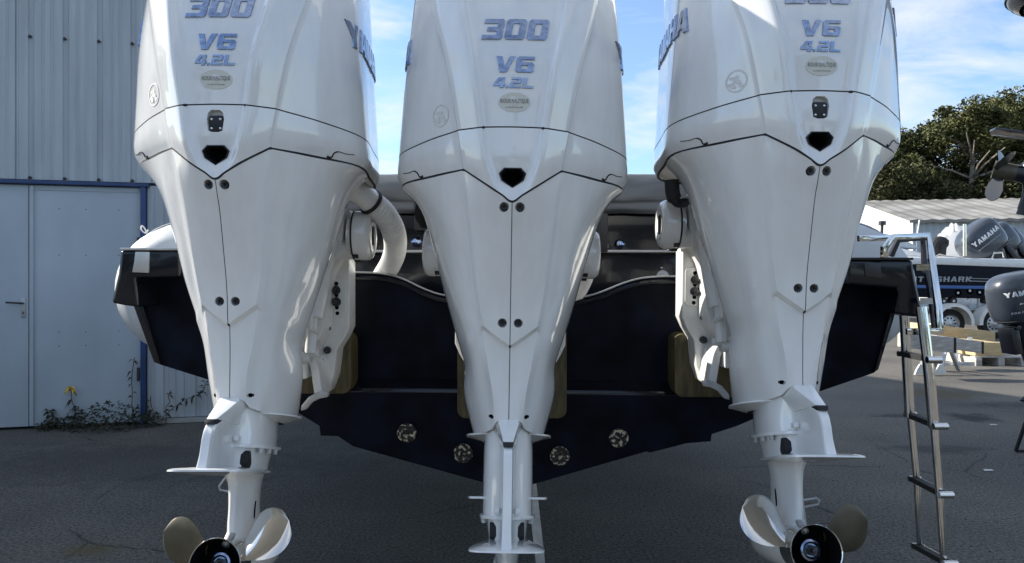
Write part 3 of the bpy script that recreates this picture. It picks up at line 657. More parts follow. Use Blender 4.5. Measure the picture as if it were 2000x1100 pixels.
def E(px, py, Y): # left-hand engine's pixels -> engine frame
    p = P(px, py, Y); p.x += .72; p.z -= .055; return p
def path_poly(pts, w, Y):
    """closed outline around a pixel path of half-width w"""
    v = [E(a, b, Y) for a, b in pts]; lft = []; rgt = []
    for i, p in enumerate(v):
        t = (v[min(i+1, len(v)-1)]-v[max(i-1, 0)]); n = Vector((-t.z, 0, t.x)).normalized()*w*(1 if not isinstance(w, list) else 1)
        lft.append(p+n); rgt.append(p-n)
    return lft+rgt[::-1]
def bracket_parts(sg):
    def mm(m):
        if sg < 0: m.v = [Vector((-p.x, p.y, p.z)) for p in m.v]
        return m
    out = []
    m = MB(); fl = [(649,512),(662,500),(682,500),(682,640),(672,662),(658,684),(652,735),(640,768),(617,772),(614,735),(606,690),(622,660),(628,620),(630,560)]
    m.prism([E(a, b, 2.44) for a, b in fl], (0, .10, 0)); out.append(('clamp_bracket', mm(m), M['cast'], dict(bevel=.006, seg=3)))
    m = MB(); pa = spline([Vector((a, b, 0)) for a, b in [(664,412),(662,455),(655,490),(634,532),(625,575),(625,618),(622,648),(606,672),(603,692),(613,716),(618,745),(622,772)]], 3)
    m.prism(path_poly([(p.x, p.y) for p in pa], .013, 2.32), (0, .125, 0)); out.append(('bracket_rib', mm(m), M['cast'], dict(bevel=.005, seg=3)))
    m = MB(); m.prism([E(a, b, 2.36) for a, b in [(655,416),(662,410),(684,410),(686,430),(686,495),(682,506),(655,500)]], (0, .11, 0)); out.append(('bracket_arm', mm(m), M['cast'], dict(bevel=.008, seg=3)))
    # raised pad with bolt slots
    m = MB(); m.prism([E(a, b, 2.434) for a, b in [(645,548),(652,543),(674,545),(676,552),(676,610),(670,618),(648,620),(643,612)]], (0, .012, 0)); out.append(('bolt_pad', mm(m), M['cast'], dict(bevel=.002)))
    nb = []
    for i, (a, b, rr) in enumerate([(657,554,.0065),(657,577,.0065),(658,601,.0065),(659,612,.0065)]):
        c = MB(); c.lathe(E(a, b, 2.4335), (0, -1, 0), [(-.002, 0), (0, rr), (.0008, rr), (.0008, 0)], 14); nb.append(('bolt_hole', mm(c), M['void'], {}))
    for a, b in ((656,567),(657,590)):
        c = MB(); c.lathe(E(a, b, 2.434), (0, -1, 0), [(0, 0), (0, .0155), (.003, .0155), (.003, .011), (.014, .011), (.014, .006), (.03, .006), (.031, 0)], 12); nb.append(('bolt', mm(c), M['bolt'], {}))
    c = MB(); c.lathe(E(640,684,2.44), (0, -1, 0), [(0, 0), (0, .0125), (.008, .012), (.009, .006), (.006, 0)], 18); nb.append(('bolt', mm(c), M['bolt'], {}))
    for a, b in ((641,620),(642,641),(617,678),(628,702)):
        c = MB(); c.lathe(E(a, b, 2.42), (.3, -1, 0), [(0, 0), (0, .008), (.018, .008), (.018, 0)], 6); nb.append(('bolt', mm(c), M['bolt'], {}))
    # steering disc: short drum with black notches
    m = MB(); c = E(690,461,2.36); c.x = .222
    m.lathe(c, (1, 0, 0), [(-.02, 0), (-.02, .060), (.0, .074), (.002, .079), (.040, .078), (.052, .070), (.056, .060), (.054, .045), (.050, .04), (.048, 0)], 40)
    out.append(('steering_drum', mm(m), M['white'], dict(ang=40)))
    m = MB(); m.lathe(c, (1, 0, 0), [(-.006, .070), (-.004, .0785), (.0015, .0785), (.003, .07)], 40)
    for th in (235, 262, 290):
        d = Vector((.006, math.cos(R(th)), math.sin(R(th)))); m.box(c+Vector((.008, d.y*.077, d.z*.077)), (.018, .016, .012), Matrix.Rotation(R(th), 3, 'X'))
    m.box(c+Vector((.0545, 0, 0)), (.004, .02, .06)); out.append(('drum_seal', mm(m), M['rubber'], {}))
    # trim cylinder, pivot tubes and grease hook
    m = MB(); m.tube([E(640,470,2.30), E(612,620,2.26)], .032, 18); m.tube([E(612,600,2.26), E(606,690,2.24)], .017, 14); out.append(('trim_cylinder', mm(m), M['cast'], {}))
    m = MB(); m.tube([E(572,700,2.25), E(607,697,2.25)], .019, 16); m.tube([E(572,694,2.25), E(575,694,2.25)], .026, 16); m.tube([E(586,694,2.25), E(590,694,2.25)], .026, 16); m.tube([E(600,690,2.26), E(625,690,2.26)], .012, 12); out.append(('pivot_tube', mm(m), M['cast'], {}))
    m = MB(); m.tube([E(581,702,2.24), E(583,725,2.24), E(586,736,2.24), E(592,738,2.24)], .0035, 8); out.append(('grease_hook', mm(m), M['cast'], {})); m = MB(); m.tube([E(618,650,2.25), E(605,640,2.2), E(606,600,2.2)], .008, 8); out.append(('grease_line', mm(m), M['cast'], {}))
    m = MB(); m.prism([E(a, b, 2.30) for a, b in [(632,764),(642,768),(640,776),(624,779),(610,786),(598,800),(587,803),(588,793),(602,776),(616,768)]], (0, .02, 0)); out.append(('tie_lever', mm(m), M['zinc'], dict(bevel=.004)))
    return out, nb

def build_engine(name, loc, label, sf, sp, square_hole, wings, lean=0.0, hose_side=0):
    e = thing(name, Vector(loc)+EO, label, 'outboard motor', 'white outboard motors hung across the boat stern', build=EO)
    e.rotation_euler = (0, lean, 0)
    def add(key, nm, fn, m, par=e):
        me = cached(key, fn); return link(nm, me, m, par)
    def addmb(key, nm, mbx, m, par=e, **kw):
        return add(key, nm, lambda: mbx.mesh(nm, org=EO, **kw), m, par)
    uc = addmb('upper', 'upper_cowl', upper, M['white'], ang=40)
    addmb('cap', 'cowl_crown', cap, M['white'], ang=60)
    mk = 'midsq' if square_hole else 'mid'
    def mkmid():
        return local(cut(mid.mesh('mid', smooth=False), [poly_cut(PENT, 1.70, 1.90)]+([poly_cut(SQ, 1.70, 1.90)] if square_hole else []), 'lower_cowl'))
    lc = add(mk, 'lower_cowl', mkmid, M['white'])
    for s in (-1, 1):
        def mkap(s=s):
            cs = [cyl_cut(Vector((s*h.x, 0, h.z)), .0118) for h in HOLES]+[cyl_cut(Vector((s*LOWH.x, 0, LOWH.z)), .0058, 1.7, 1.96)]
            return local(cut(aprs[s].mesh('apron', smooth=False), cs, 'side_cover'))
        sc = add(('ap', s), 'side_cover', mkap, M['white'])
        for i, h in enumerate(HOLES):
            c = Vector((s*h.x, surf(BVA[s], s*h.x, h.z), h.z))
            m = MB(); m.lathe(c+Vector((0, .0045, 0)), (0, -1, 0), [(-.012, 0), (-.012, .0084), (-.002, .0082), (-.0005, .007), (-.001, .0038), (-.005, .0036), (-.005, 0)], 20)
            m2 = MB(); m2.lathe(c+Vector((0, .0045, 0)), (0, -1, 0), [(-.0125, 0), (-.0125, .0122), (.001, .0122)], 20)
            addmb(('hc', s, i), 'bolt_cup', m2, M['cast'], sc)
            addmb(('hb', s, i), 'bolt', m, M['black'], sc)
        c = Vector((s*LOWH.x, surf(BVA[s], s*LOWH.x, LOWH.z)+.010, LOWH.z)); m = MB(); m.lathe(c, (0, -1, 0), [(0, 0), (0, .0075), (.001, .0075), (.001, .0)], 16)
        addmb(('hl', s), 'recess', m, M['void'], sc)
    # liner behind the gaps: seals following the seams
    m = MB()
    def seam(defs, dense=6):
        r = spline(full(cowl_ring(defs)), dense, SH, True); cen = Vector((0, 2.12, 0))
        rr = []
        for p in r:
            d = Vector((p.x, p.y-cen.y, 0)).normalized(); rr.append(p-d*.004)
        m.tube(rr+[rr[0]], .0036, 6, cap=False)
    seam(TOPS[-1]); seam(MIDS[-1])
    cz = [q(0, c[0][1], c[0][2])+Vector((0, .004, 0)) for c in APR]; m.tube(spline(cz, 4), .0035, 6)
    addmb('seal', 'cowl_seal', m, M['seal'])
    # ducts
    cen = q(0, 346, 1.79); y0 = surf(BVM, .0, q(0, 330, 1.79).z)
    m = MB(); m.grid([to_ring(PENT, .995, y0-.001, cen), to_ring(PENT, .90, y0-.0015, cen), to_ring(PENT, .82, y0+.006, cen), to_ring(PENT, .66, y0+.045, cen)], True)
    du = addmb('duct', 'exhaust_outlet', m, M['black'], lc, ang=25, bevel=0)
    m = MB(); m.prism(to_ring(PENT, .8, y0+.044, cen), (0, .004, 0)); m.grid([to_ring(PENT, .99, y0+.002, cen), to_ring(PENT, .99, y0+.05, cen)], True)
    addmb('ductb', 'outlet_back', m, M['void'], lc)
    if square_hole:
        c2 = q(0, 280, 1.79); m = MB()
        m.grid([to_ring(SQ, 1.0, y0+.0, c2), to_ring(SQ, .99, y0+.014, c2)], True); m.prism(to_ring(SQ, 1.0, y0+.014, c2), (0, .003, 0))
        addmb('pocket', 'lid_pocket', m, M['cast'], lc, smooth=False)
        m = MB(); c3 = q(0, 284, 1.79); m.prism([q(dx, py, 1.79)+Vector((0, y0+.003-1.79, 0)) for dx, py in [(-14,272),(-11,268),(11,268),(14,272),(13.5,296),(7,300),(-7,300),(-13.5,296)]], (0, .012, 0))
        fl = addmb('flap', 'latch_plate', m, M['black'], lc, bevel=.002)
        for i, (dx, py) in enumerate(((-8.5,276),(8.5,276),(-8.5,294),(8.5,294))):
            m = MB(); pp = q(dx, py, 1.79); pp.y = y0+.003; m.lathe(pp, (0, -1, 0), [(0, 0), (0, .0034), (.0015, .0028), (.002, 0)], 10); addmb(('fs', i), 'screw', m, M['steel'], lc)
    # pockets under the cowl corners (lift handles)
    for s in (-1, 1):
        zs = [(216,340),(203,341),(192,339),(184,343),(179,351),(172,350)]; pp_ = []
        for dx, py in zs:
            g = q(s*dx, py, 1.97); h = BVM.ray_cast(Vector((g.x, .5, g.z)), Vector((0, 1, 0)))[0]; pp_.append(h if h else g)
        m = MB(); m.tube(spline(pp_, 4), [.0012]*9+[.0022]*8+[.003]*4, 6); addmb(('pk', s), 'lift_recess', m, M['seal'], lc)
    # badges
    def badge(key, nm, fn, axis, c, b, off=.0004, flip=1, mt='chrome', par=uc):
        def f():
            me = fn(); lay(me, b, axis, c, off, flip); me.shade_smooth(); me.set_sharp_from_angle(angle=R(25)); return local(me)
        return add(key, nm, f, M[mt], par)
    badge('b300', 'power_badge', lambda: glyphs('300', .0545, .049, .006, .16, .004, .0012), 'Y', q(2, 58, 1.822), BV)
    badge('bv6', 'cylinder_badge', lambda: glyphs('V6', .040, .0435, .007, .12, .0035, .001), 'Y', q(1, 126, 1.80), BV)
    badge('b42', 'capacity_badge', lambda: glyphs('4.2L', .0255, .0265, .004, .2, .003, .0007), 'Y', q(0, 163, 1.80), BV)
    st = badge('oval', 'dealer_sticker', lambda: disc(.039, .0235), 'Y', q(1.5, 199, 1.79), BV, mt='sticker')
    badge('ovalt', 'sticker_lettering', lambda: tall(plain_text('RIOUX NAUTIQUE', .0082), 1.75), 'Y', q(1.5, 197, 1.79), BV, .0018, mt='ink')
    badge('ovalu', 'sticker_small_lettering', lambda: plain_text('LA TRINITE SUR MER', .0046), 'Y', q(1.5, 209, 1.79), BV, .0018, mt='ink')
    def star():
        mb_ = MB(); pts = []
        for k in range(16):
            rr = (.013 if k % 4 == 0 else .008 if k % 4 == 2 else .0035); pts.append((rr*math.sin(k*math.pi/8), rr*math.cos(k*math.pi/8), 0))
        mb_.prism(pts, (0, 0, .0003)); return mb_.mesh('star', smooth=False)
    badge('ovals', 'sticker_star', star, 'Y', q(1.5, 197, 1.79), BV, .0013, mt='faint')
    badge('round', 'round_sticker', lambda: disc(.022, .028, 40, .87), 'Y', q(-142, 229, 1.87), BV, mt='faint')
    def map_pattern():
        mb_ = MB(); rnd = random.Random(3)
        for k in range(9):
            a = rnd.uniform(0, 6.28); r_ = rnd.uniform(0, .013); c = (r_*math.cos(a), r_*1.25*math.sin(a))
            pts = [(c[0]+rnd.uniform(.003, .008)*math.cos(t*6.28/7), c[1]+rnd.uniform(.003, .007)*math.sin(t*6.28/7), 0) for t in range(7)]
            mb_.prism(pts, (0, 0, .0004+.0001*k))
        return mb_.mesh('map', smooth=False)
    badge('roundp', 'sticker_emblem', map_pattern, 'Y', q(-142, 229, 1.87), BV, mt='faint')
    for s in (-1, 1):
        badge(('yam', s), 'brand_badge', lambda: glyphs('YAMAHA', .068, .056, .008, .0, .006, .0018), 'X', (0, 2.175, 1.885), BV, flip=s)
    # lower unit
    ls, tp = cached(('ls', sf), lambda: lower_sections(sf, sp))
    for k_, v in ls.items():
        if k_ in ('bolts', 'intakes', 'slots', 'lug'): continue
        o = addmb((k_, sf), k_, v[0], v[1], **v[2])
        if k_ == 'flange': flo = o
        if k_ == 'gearcase': gco = o
        if k_ == 'exhaust_housing': eho = o
    for i, b in enumerate(ls['bolts']): addmb(('fb', sf, i), 'bolt', b, M['zinc'], flo)
    for i, b in enumerate(ls['lug']): addmb(('lug', sf, i), 'lug', b, M['white'], eho, bevel=.002)
    for i, b in enumerate(ls['intakes']): addmb(('in', sf, i), 'water_intake', b, M['rubber'], eho, bevel=.002)
    for i, b in enumerate(ls['slots']): addmb(('sl', sf, i), 'slot', b, M['void'], gco)
    if wings:
        for s in (-1, 1):
            m = MB(); a0 = .0; m.prism([L(s*.060, .06, sf-.045), L(s*.098, .055, sf-.045), L(s*.105, .03, sf-.045), L(s*.105, -.05, sf-.045), L(s*.09, -.09, sf-.045), L(s*.06, -.12, sf-.045)], L(0, 0, .006)-L(0, 0, 0))
            addmb(('wing', s), 'side_fin', m, M['white'], eho, bevel=.002)
    pp = cached(('pp', sf), lambda: prop_parts(tp))
    hub = addmb(('hub', sf), 'propeller', pp['propeller_hub'][0], M['steel'], ang=40)
    addmb(('hubl', sf), 'hub_lining', pp['hub_lining'][0], M['void'], hub)
    addmb(('wash', sf), 'washer', pp['washer'][0], M['chrome'], hub); addmb(('nut', sf), 'propeller_nut', pp['propeller_nut'][0], M['bolt'], hub)
    mir = loc[0] < -.3        # the left motor turns the other way
    for i, b in enumerate(pp['blades']):
        if mir: b2 = MB(); b2.v = [Vector((-p.x, p.y, p.z)) for p in b.v]; b2.f = b.f; b = b2
        addmb(('bl', sf, i, mir), 'blade', b, M['steel'], hub, ang=60)
    # mounting
    for s in (-1, 1):
        a, nb = cached(('br', s), lambda s=s: bracket_parts(s))
        first = None
        for i, (nm, mbx, mt, kw) in enumerate(a):
            o = addmb(('brk', s, i), nm, mbx, mt, **kw)
            if i == 0: first = o
            if nm == 'tie_lever' and not square_hole: bpy.data.objects.remove(o)
        for i, (nm, mbx, mt, kw) in enumerate(nb): addmb(('brb', s, i), nm, mbx, mt, first, **kw)
    m = MB(); m.tube([(-.22, 2.36, 1.32), (.22, 2.36, 1.32)], .035, 20); m.box((0, 2.36, 1.12), (.16, .12, .42)); addmb('swv', 'swivel_bracket', m, M['cast'], bevel=.01)
    return e

SFo, SPo, SFc, SPc = .092, .158, .215, .283
LEFT = build_engine('outboard_motor', (-.72, 0, .055), 'white 300 V6 outboard motor at the left, partly in front of the blue-framed doors', SFo, SPo, True, False)
CEN = build_engine('outboard_motor', (-.018, 0, 0), 'middle white outboard motor, the one hanging lowest, without a visible propeller', SFc, SPc, False, True, R(.9))
RIGHT = build_engine('outboard_motor', (.735, 0, .088), 'white 300 V6 outboard motor nearest the stainless ladder', SFo, SPo, True, False, R(.6))
# outer blades: shade painted in as a darker, browner metal
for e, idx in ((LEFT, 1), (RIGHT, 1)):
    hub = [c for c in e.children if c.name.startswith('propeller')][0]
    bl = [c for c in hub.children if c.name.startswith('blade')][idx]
    bl.data = bl.data.copy(); bl.data.materials.clear(); bl.data.materials.append(M['dull_steel']); bl['label'] = 'dull brown-stained blade'

# ================================================================== THE BOAT
boat = thing('inflatable_boat', (0, 2.7, .5), 'large black-hulled rigid inflatable boat seen from its stern, with pale grey tubes', 'boat')
def PP(pts, Y): return [P(a, b, Y) for a, b in pts]
TY = 2.66
notchL = spline([Vector((a, b, 0)) for a, b in [(640,533),(700,533),(750,536),(785,545),(830,566),(870,578),(930,581)]], 4)
notchR = spline([Vector((a, b, 0)) for a, b in [(1070,584),(1130,582),(1170,573),(1215,555),(1250,545),(1290,541),(1350,541)]], 4)
notch = [(p.x, p.y) for p in notchL]+[(p.x, p.y) for p in notchR]
outl = [(300,545),(400,540)]+notch+[(1500,545),(1700,562),(1752,565),(1708,728),(1600,765),(1500,803),(1460,775),(1388,765),(640,755),(585,760),(560,795),(395,738),(312,712),(262,545)]
mb = MB(); mb.prism(PP(outl, TY), (0, .10, 0)); tr = mb.build('transom', M['geldull'], boat, smooth=False)
low = [(560,758),(1440,768),(1560,780),(1440,832),(1390,848),(1388,862),(1340,866),(1310,874),(1270,884),(1262,882),(1000,958),(690,872),(660,852),(626,851),(624,832),(585,808),(560,796)]
mb = MB(); mb.prism(PP(low, 2.60), (0, .10, 0)); mb.build('lower_transom', M['geldull'], boat, smooth=False)
mb = MB(); a = P(560,758,2.60); b_ = P(1440,768,2.60); c = P(1440,748,2.655); d = P(560,738,2.655)
mb.prism([a+Vector((0,-.004,-.012)), b_+Vector((0,-.004,-.012)), b_+Vector((0, 0, .004)), a+Vector((0, 0, .004))], (0, .03, 0)); mb.add([a, b_, c, d], [(0, 1, 2, 3)]); mb.build('transom_step', M['gel'], boat, bevel=.003, weld=0)
mb = MB(); mb.tube([P(a, b-1, TY-.001) for a, b in notch], .0032, 8); mb.build('transom_rim', M['trim'], boat)
mb = MB(); mb.tube([P(a, b+9, TY-.001) for a, b in notch], .010, 8); mb.build('transom_bead', M['gel'], boat)
# hull body forward
def hsec(Y, w, kz, cz, top):
    return [Vector((0, Y, kz)), Vector((w*.80, Y, cz)), Vector((w*.86, Y, cz+.06)), Vector((w, Y, top))]
secs = [(2.76, 1.34, .53, .88, 1.20), (4.5, 1.36, .50, .86, 1.22), (7, 1.25, .50, .9, 1.3), (9, .9, .58, 1.05, 1.42), (10.8, .3, .95, 1.35, 1.6), (11.4, .02, 1.5, 1.6, 1.7)]
rows = []
for s_ in secs:
    h = hsec(*s_); rows.append([Vector((-p.x, p.y, p.z)) for p in h[::-1][:-1]]+h)
mb = MB(); mb.grid(rows); mb.add(rows[0], [tuple(range(len(rows[0])))]); mb.grid([[r[0] for r in rows], [r[-1] for r in rows]]); mb.build('hull', M['gel'], boat, ang=25)
# tubes
for s in (-1, 1):
    path = []; rad = []
    for Y, x, z, r_ in [(2.95, 1.365, 1.235, .05), (2.97, 1.365, 1.235, .19), (3.03, 1.365, 1.235, .26), (3.15, 1.37, 1.24, .285), (3.6, 1.38, 1.24, .29), (5, 1.38, 1.26, .29), (7, 1.33, 1.3, .29), (9, 1.0, 1.4, .29), (10.4, .5, 1.55, .27), (11, .0, 1.65, .25)]:
        path.append((s*x+(.03 if s > 0 else 0), Y, z)); rad.append(r_)
    mb = MB(); mb.tube(path, rad, 40); tu = mb.build('side_tube', M['tube'], boat, ang=50)
    mb = MB()
    for Y, r_ in ((3.13, .284), (4.1, .293)):
        cx = s*1.37+(.03 if s > 0 else 0); ring = [Vector((cx+r_*math.cos(t*math.pi/24), Y, 1.24+r_*math.sin(t*math.pi/24))) for t in range(49)]; mb.tube(ring, .005, 6, cap=False)
    cx = s*1.405+(.02 if s > 0 else 0)
    arc = [Vector((cx-s*.1+.16*s*math.cos(R(t)), 3.0+.02*math.cos(R(t)), 1.26+.2*math.sin(R(t)))) for t in range(10, 130, 10)]; mb.tube(arc, .003, 6)
    mb.build('tube_seam', M['greyprint'], tu)
# black flourish mark on the right tube
mb = MB(); cx = 1.425
pts = [Vector((cx+.245*math.cos(R(t))*1.0, 2.995+.0, 1.245+.245*math.sin(R(t)))) for t in range(40, 75, 5)]
mb.tube([P(1668,470,3.0), P(1680,476,3.0), P(1684,488,3.0), P(1680,497,3.0), P(1672,500,3.0)], .008, 8); mb.tube([P(1671,478,3.0), P(1676,486,3.0), P(1674,494,3.0)], .006, 8); mb.build('tube_emblem', M['black'], boat)
# cord loop on the left tube
mb = MB(); mb.tube(spline([P(287,456,3.0), P(283,447,2.98), P(277,441,2.97), P(276,449,2.96), P(283,455,2.97), P(289,450,3.0)], 4), .003, 6); mb.build('grab_loop', M['hose'], boat)
# stern platform corners
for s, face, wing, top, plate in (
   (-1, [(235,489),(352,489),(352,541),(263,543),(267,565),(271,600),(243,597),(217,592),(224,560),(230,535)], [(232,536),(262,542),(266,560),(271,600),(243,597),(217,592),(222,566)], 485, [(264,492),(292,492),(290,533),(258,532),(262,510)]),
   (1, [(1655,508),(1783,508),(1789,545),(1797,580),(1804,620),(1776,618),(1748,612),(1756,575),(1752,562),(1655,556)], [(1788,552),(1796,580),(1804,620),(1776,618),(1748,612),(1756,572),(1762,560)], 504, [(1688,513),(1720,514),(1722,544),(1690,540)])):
    mb = MB(); mb.prism(PP(face, 2.50), (0, .62, 0)); cb = mb.build('stern_corner', M['gel'], boat, bevel=.012, seg=3, ang=45)
    w = [(face[0][0]-2, top+4), (face[1][0]+2, top+4), (face[1][0]+2, top-1), (face[0][0]-2, top-1)]
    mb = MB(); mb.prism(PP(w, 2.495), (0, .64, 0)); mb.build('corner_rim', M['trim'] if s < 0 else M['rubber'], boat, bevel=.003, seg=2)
    mb = MB(); mb.prism(PP(plate, 2.496), (0, .006, 0)); mb.build('corner_reflection_plate', M['trim'] if s < 0 else M['bolt'], boat, bevel=.002, seg=2)  # thin plate added to imitate a reflection on the glossy corner
    # hull side edge that continues below the corner
    if s < 0: e_ = [(240,541),(262,542),(314,713),(300,708)]
    else: e_ = [(1752,563),(1764,563),(1716,722),(1708,728)]
    mb = MB(); mb.prism(PP(e_, 2.645), (0, .12, 0)); mb.build('hull_edge', M['gel'], boat, bevel=.004)
# stern structure: recessed well and rear wall with a trim strip
mb = MB(); a = P(560,418,3.15); mb.box((0, 3.19, 1.24), (2.4, .06, .33)); mb.build('well_wall', M['gel'], boat, bevel=.006)
mb = MB(); mb.box((0, 3.17, 1.475), (2.4, .08, .165)); lk = mb.build('locker_front', M['gel'], boat, bevel=.012, seg=3)
mb = MB(); mb.box((0, 3.133, 1.398), (2.4, .014, .011)); mb.build('trim_strip', M['trim'], boat, bevel=.002)
mb = MB(); mb.box((0, 2.95, 1.09), (2.4, .5, .03)); mb.build('well_floor', M['gel'], boat)
mb = MB()
for x0, y0_ in ((813,473),(1210,478)):
    c = P(x0, y0_, 3.128); mb = MB(); mb.lathe(c, (0, -1, 0), [(0, 0), (0, .022), (.003, .0225), (.008, .018), (.014, .010), (.016, 0)], 24); mb.build('dome_light', M['chrome'], boat)
for x0, y0_ in ((838,476),(1184,481)):
    c = P(x0, y0_, 3.128); mb = MB(); mb.box(c, (.018, .006, .018)); mb.build('latch', M['trim'], boat, bevel=.003)
for x0, y0_, r_ in ((1292,524,.006),(1294,540,.028)):
    c = P(x0, y0_, 3.155); mb = MB(); mb.lathe(c, (0, -1, 0), [(0, 0), (0, r_), (.006, r_*.9), (.01, 0)], 20); mb.build('deck_fitting', M['trim'], boat)
for px_, py_, w_, h_ in ((1176,455,.045,.16),(824,420,.06,.13)): mb = MB(); mb.box(P(px_, py_, 3.10), (w_, .04, h_)); mb.build('locker_post', M['black'], boat, bevel=.004)
# sun pad under a wrinkled vinyl cover
rows = []; NX = 60
prof = [(3.10, 1.555), (3.085, 1.575), (3.095, 1.60), (3.085, 1.615), (3.088, 1.66), (3.11, 1.70), (3.16, 1.728), (3.3, 1.738), (3.7, 1.742), (4.2, 1.742), (4.25, 1.6)]
rnd = random.Random(11); ph = [rnd.uniform(0, 6.28) for _ in range(6)]
for i, (y, z) in enumerate(spline([Vector((0, y, z)) for y, z in prof], 3)[0:0] or [(p.y, p.z) for p in spline([Vector((0, a, b)) for a, b in prof], 3)]):
    row = []
    for k in range(NX+1):
        x = -1.15+2.3*k/NX
        wv = .006*math.sin(9*x+ph[0]+z*30)+.004*math.sin(23*x+ph[1]-z*45)+.003*math.sin(41*x+ph[2]+z*70)
        row.append(Vector((x, y+wv, z+.4*wv)))
    rows.append(row)
mb = MB(); mb.grid(rows); mb.grid([[r[0] for r in rows], [Vector((-1.15, 3.7, 1.6)) for r in rows]]); mb.grid([[r[-1] for r in rows], [Vector((1.15, 3.7, 1.6)) for r in rows]]); mb.build('sun_pad_cover', M['vinyl'], boat, ang=60)
# mounting boards behind each motor's clamps
for x0, z0, z1, w in ((-.72, .885, 1.09, .167), (0.0, .80, 1.12, .188), (.735, .873, 1.09, .176)):
    mb = MB(); pts = []
    r_ = .03
    for cx_, cz_, a0 in ((x0+w-r_, z0+r_, -90), (x0+w-r_, z1-r_, 0), (x0-w+r_, z1-r_, 90), (x0-w+r_, z0+r_, 180)):
        for t in range(0, 91, 15): pts.append((cx_+r_*math.cos(R(a0+t)), 2.54, cz_+r_*math.sin(R(a0+t))))
    mb.prism(pts, (0, .118, 0)); mb.build('mounting_board', M['wood'], boat, bevel=.002)
# worn round through-hull fittings
for a, b in ((795,845),(905,885),(1093,890),(1208,855)):
    c = P(a, b, 2.597); mb = MB(); mb.lathe(c, (0, -1, 0), [(0, 0), (0, .033), (.008, .034), (.012, .028), (.010, .012), (.004, .010), (.004, 0)], 24)
    rr = random.Random(a)
    fit = mb.build('worn_fitting', M['worn'], boat)
# dark cable elbow beside the right motor and the left side of the middle one
mb = MB(); mb.tube(spline([P(1312,352,2.2), P(1314,378,2.2), P(1322,396,2.2), P(1338,396,2.25)], 4), [.022]*7+[.014]*6, 14); single(mb.build('cable_sleeve', M['rubber']), P(1322,380,2.2)); o = bpy.data.objects['cable_sleeve']
tag(o, 'short black rubber sleeve curling out under the cowl of the motor nearest the ladder', 'cable sleeve')
mb = MB(); mb.tube(spline([P(824,400,2.3), P(822,420,2.3), P(830,436,2.34)], 4), .02, 12); o = single(mb.build('cable_sleeve', M['rubber']), P(822,420,2.3)); tag(o, 'short black rubber sleeve at the left shoulder of the middle motor', 'cable sleeve')

# ribbed rigging hoses
def hose(ctrl, r, label, elbow=True):
    base = ctrl[-1]; t = thing('rigging_hose', base, label, 'hose', 'white ribbed hoses of the motors')
    path = spline([Vector(c) for c in ctrl], 24)
    # resample finely and modulate radius
    d = [0]
    for i in range(1, len(path)): d.append(d[-1]+(path[i]-path[i-1]).length)
    n = int(d[-1]/.0014); pts = []; rad = []; j = 0
    for i in range(n+1):
        x = d[-1]*i/n
        while j < len(d)-2 and d[j+1] < x: j += 1
        f = (x-d[j])/max(1e-9, d[j+1]-d[j]); pts.append(path[j].lerp(path[j+1], f)); rad.append(r*(1.03-.13*(.5-.5*math.cos(x/.0115*2*math.pi))**2))
    mb = MB(); mb.tube(pts, rad, 22); mb.build('ribbed_tube', M['hose'], t, ang=80)
    if elbow:
        a, b = Vector(ctrl[0]), Vector(ctrl[1]); dd = (a-b).normalized()
        mb = MB(); mb.tube([a-dd*.012, a+dd*.0], [r*1.12]*2, 24); mb.build('clamp', M['rubber'], t)
        mb = MB(); mb.tube(spline([a-dd*.004, a+dd*.04, a+dd*.08+Vector((-.03, -.0, .02)), a+dd*.10+Vector((-.08, .0, .04))], 5), r*1.0, 24); mb.build('elbow', M['white'], t)
    return t
hose([P(722,393,2.32), P(748,415,2.36), P(768,450,2.42), P(772,485,2.54), P(763,515,2.68), P(745,545,2.82), P(730,580,2.86)], .038, 'white ribbed hose curving down between the left and the middle motor')
hose([P(1105,400,2.42), P(1125,440,2.45), P(1140,480,2.5), P(1143,520,2.56), P(1132,555,2.64), P(1110,590,2.72)], .037, 'white ribbed hose mostly hidden behind the right flank of the middle motor')

# ================================================================== LADDER and its frame
lad = thing('boarding_ladder', P(1812,1095,2.4), 'stainless four-step boarding ladder hanging beside the right stern corner', 'ladder')
def A_(py, px): return P(px, py, 2.62)
def B_(py, px): return P(px, py, 2.34)
mb = MB(); mb.tube([P(1766,615,2.62), P(1777,815,2.62)], .0165, 16); mb.tube([P(1777,800,2.62), P(1791,940,2.62), P(1798,1072,2.62)], .0115, 16); mb.build('rail', M['steel'], lad)
mb = MB(); mb.tube([P(1799,600,2.36), P(1812,700,2.34), P(1824,835,2.34)], .0165, 16); mb.tube([P(1824,830,2.34), P(1835,965,2.34), P(1845,1110,2.34)], .0115, 16); mb.build('rail', M['steel'], lad)
for (a, b, c, d) in ((1757,691,1818,703),(1770,810,1830,833),(1778,935,1841,967),(1784,1066,1850,1102)):
    p, q_ = P(a, b, 2.66), P(c, d, 2.31); off = Vector((.022, 0, 0)); mb = MB()
    mb.tube([p+off*1.2, q_+off*1.2], .0075, 12); mb.tube([q_-Vector((.012, 0, 0)), q_+off*1.45], .011, 12); mb.tube([p-Vector((.006, 0, 0)), p+off*1.6], .010, 12)
    st_ = mb.build('step', M['steel'], lad)
    mb = MB(); mb.prism([p+Vector((-.006, 0, -.008)), p+Vector((.022, 0, -.008)), p+Vector((.022, 0, .009)), p+Vector((-.006, 0, .009))], (q_-p)*.97); mb.build('tread', M['rubber'], st_)
hf = thing('grab_frame', P(1760,500,2.5), 'square-tube stainless grab frame rising above the right stern corner by the ladder', 'grab rail')
mb = MB()
mb.tube([P(1676,466,2.55), P(1742,465,2.55)], .010, 4, square=True)
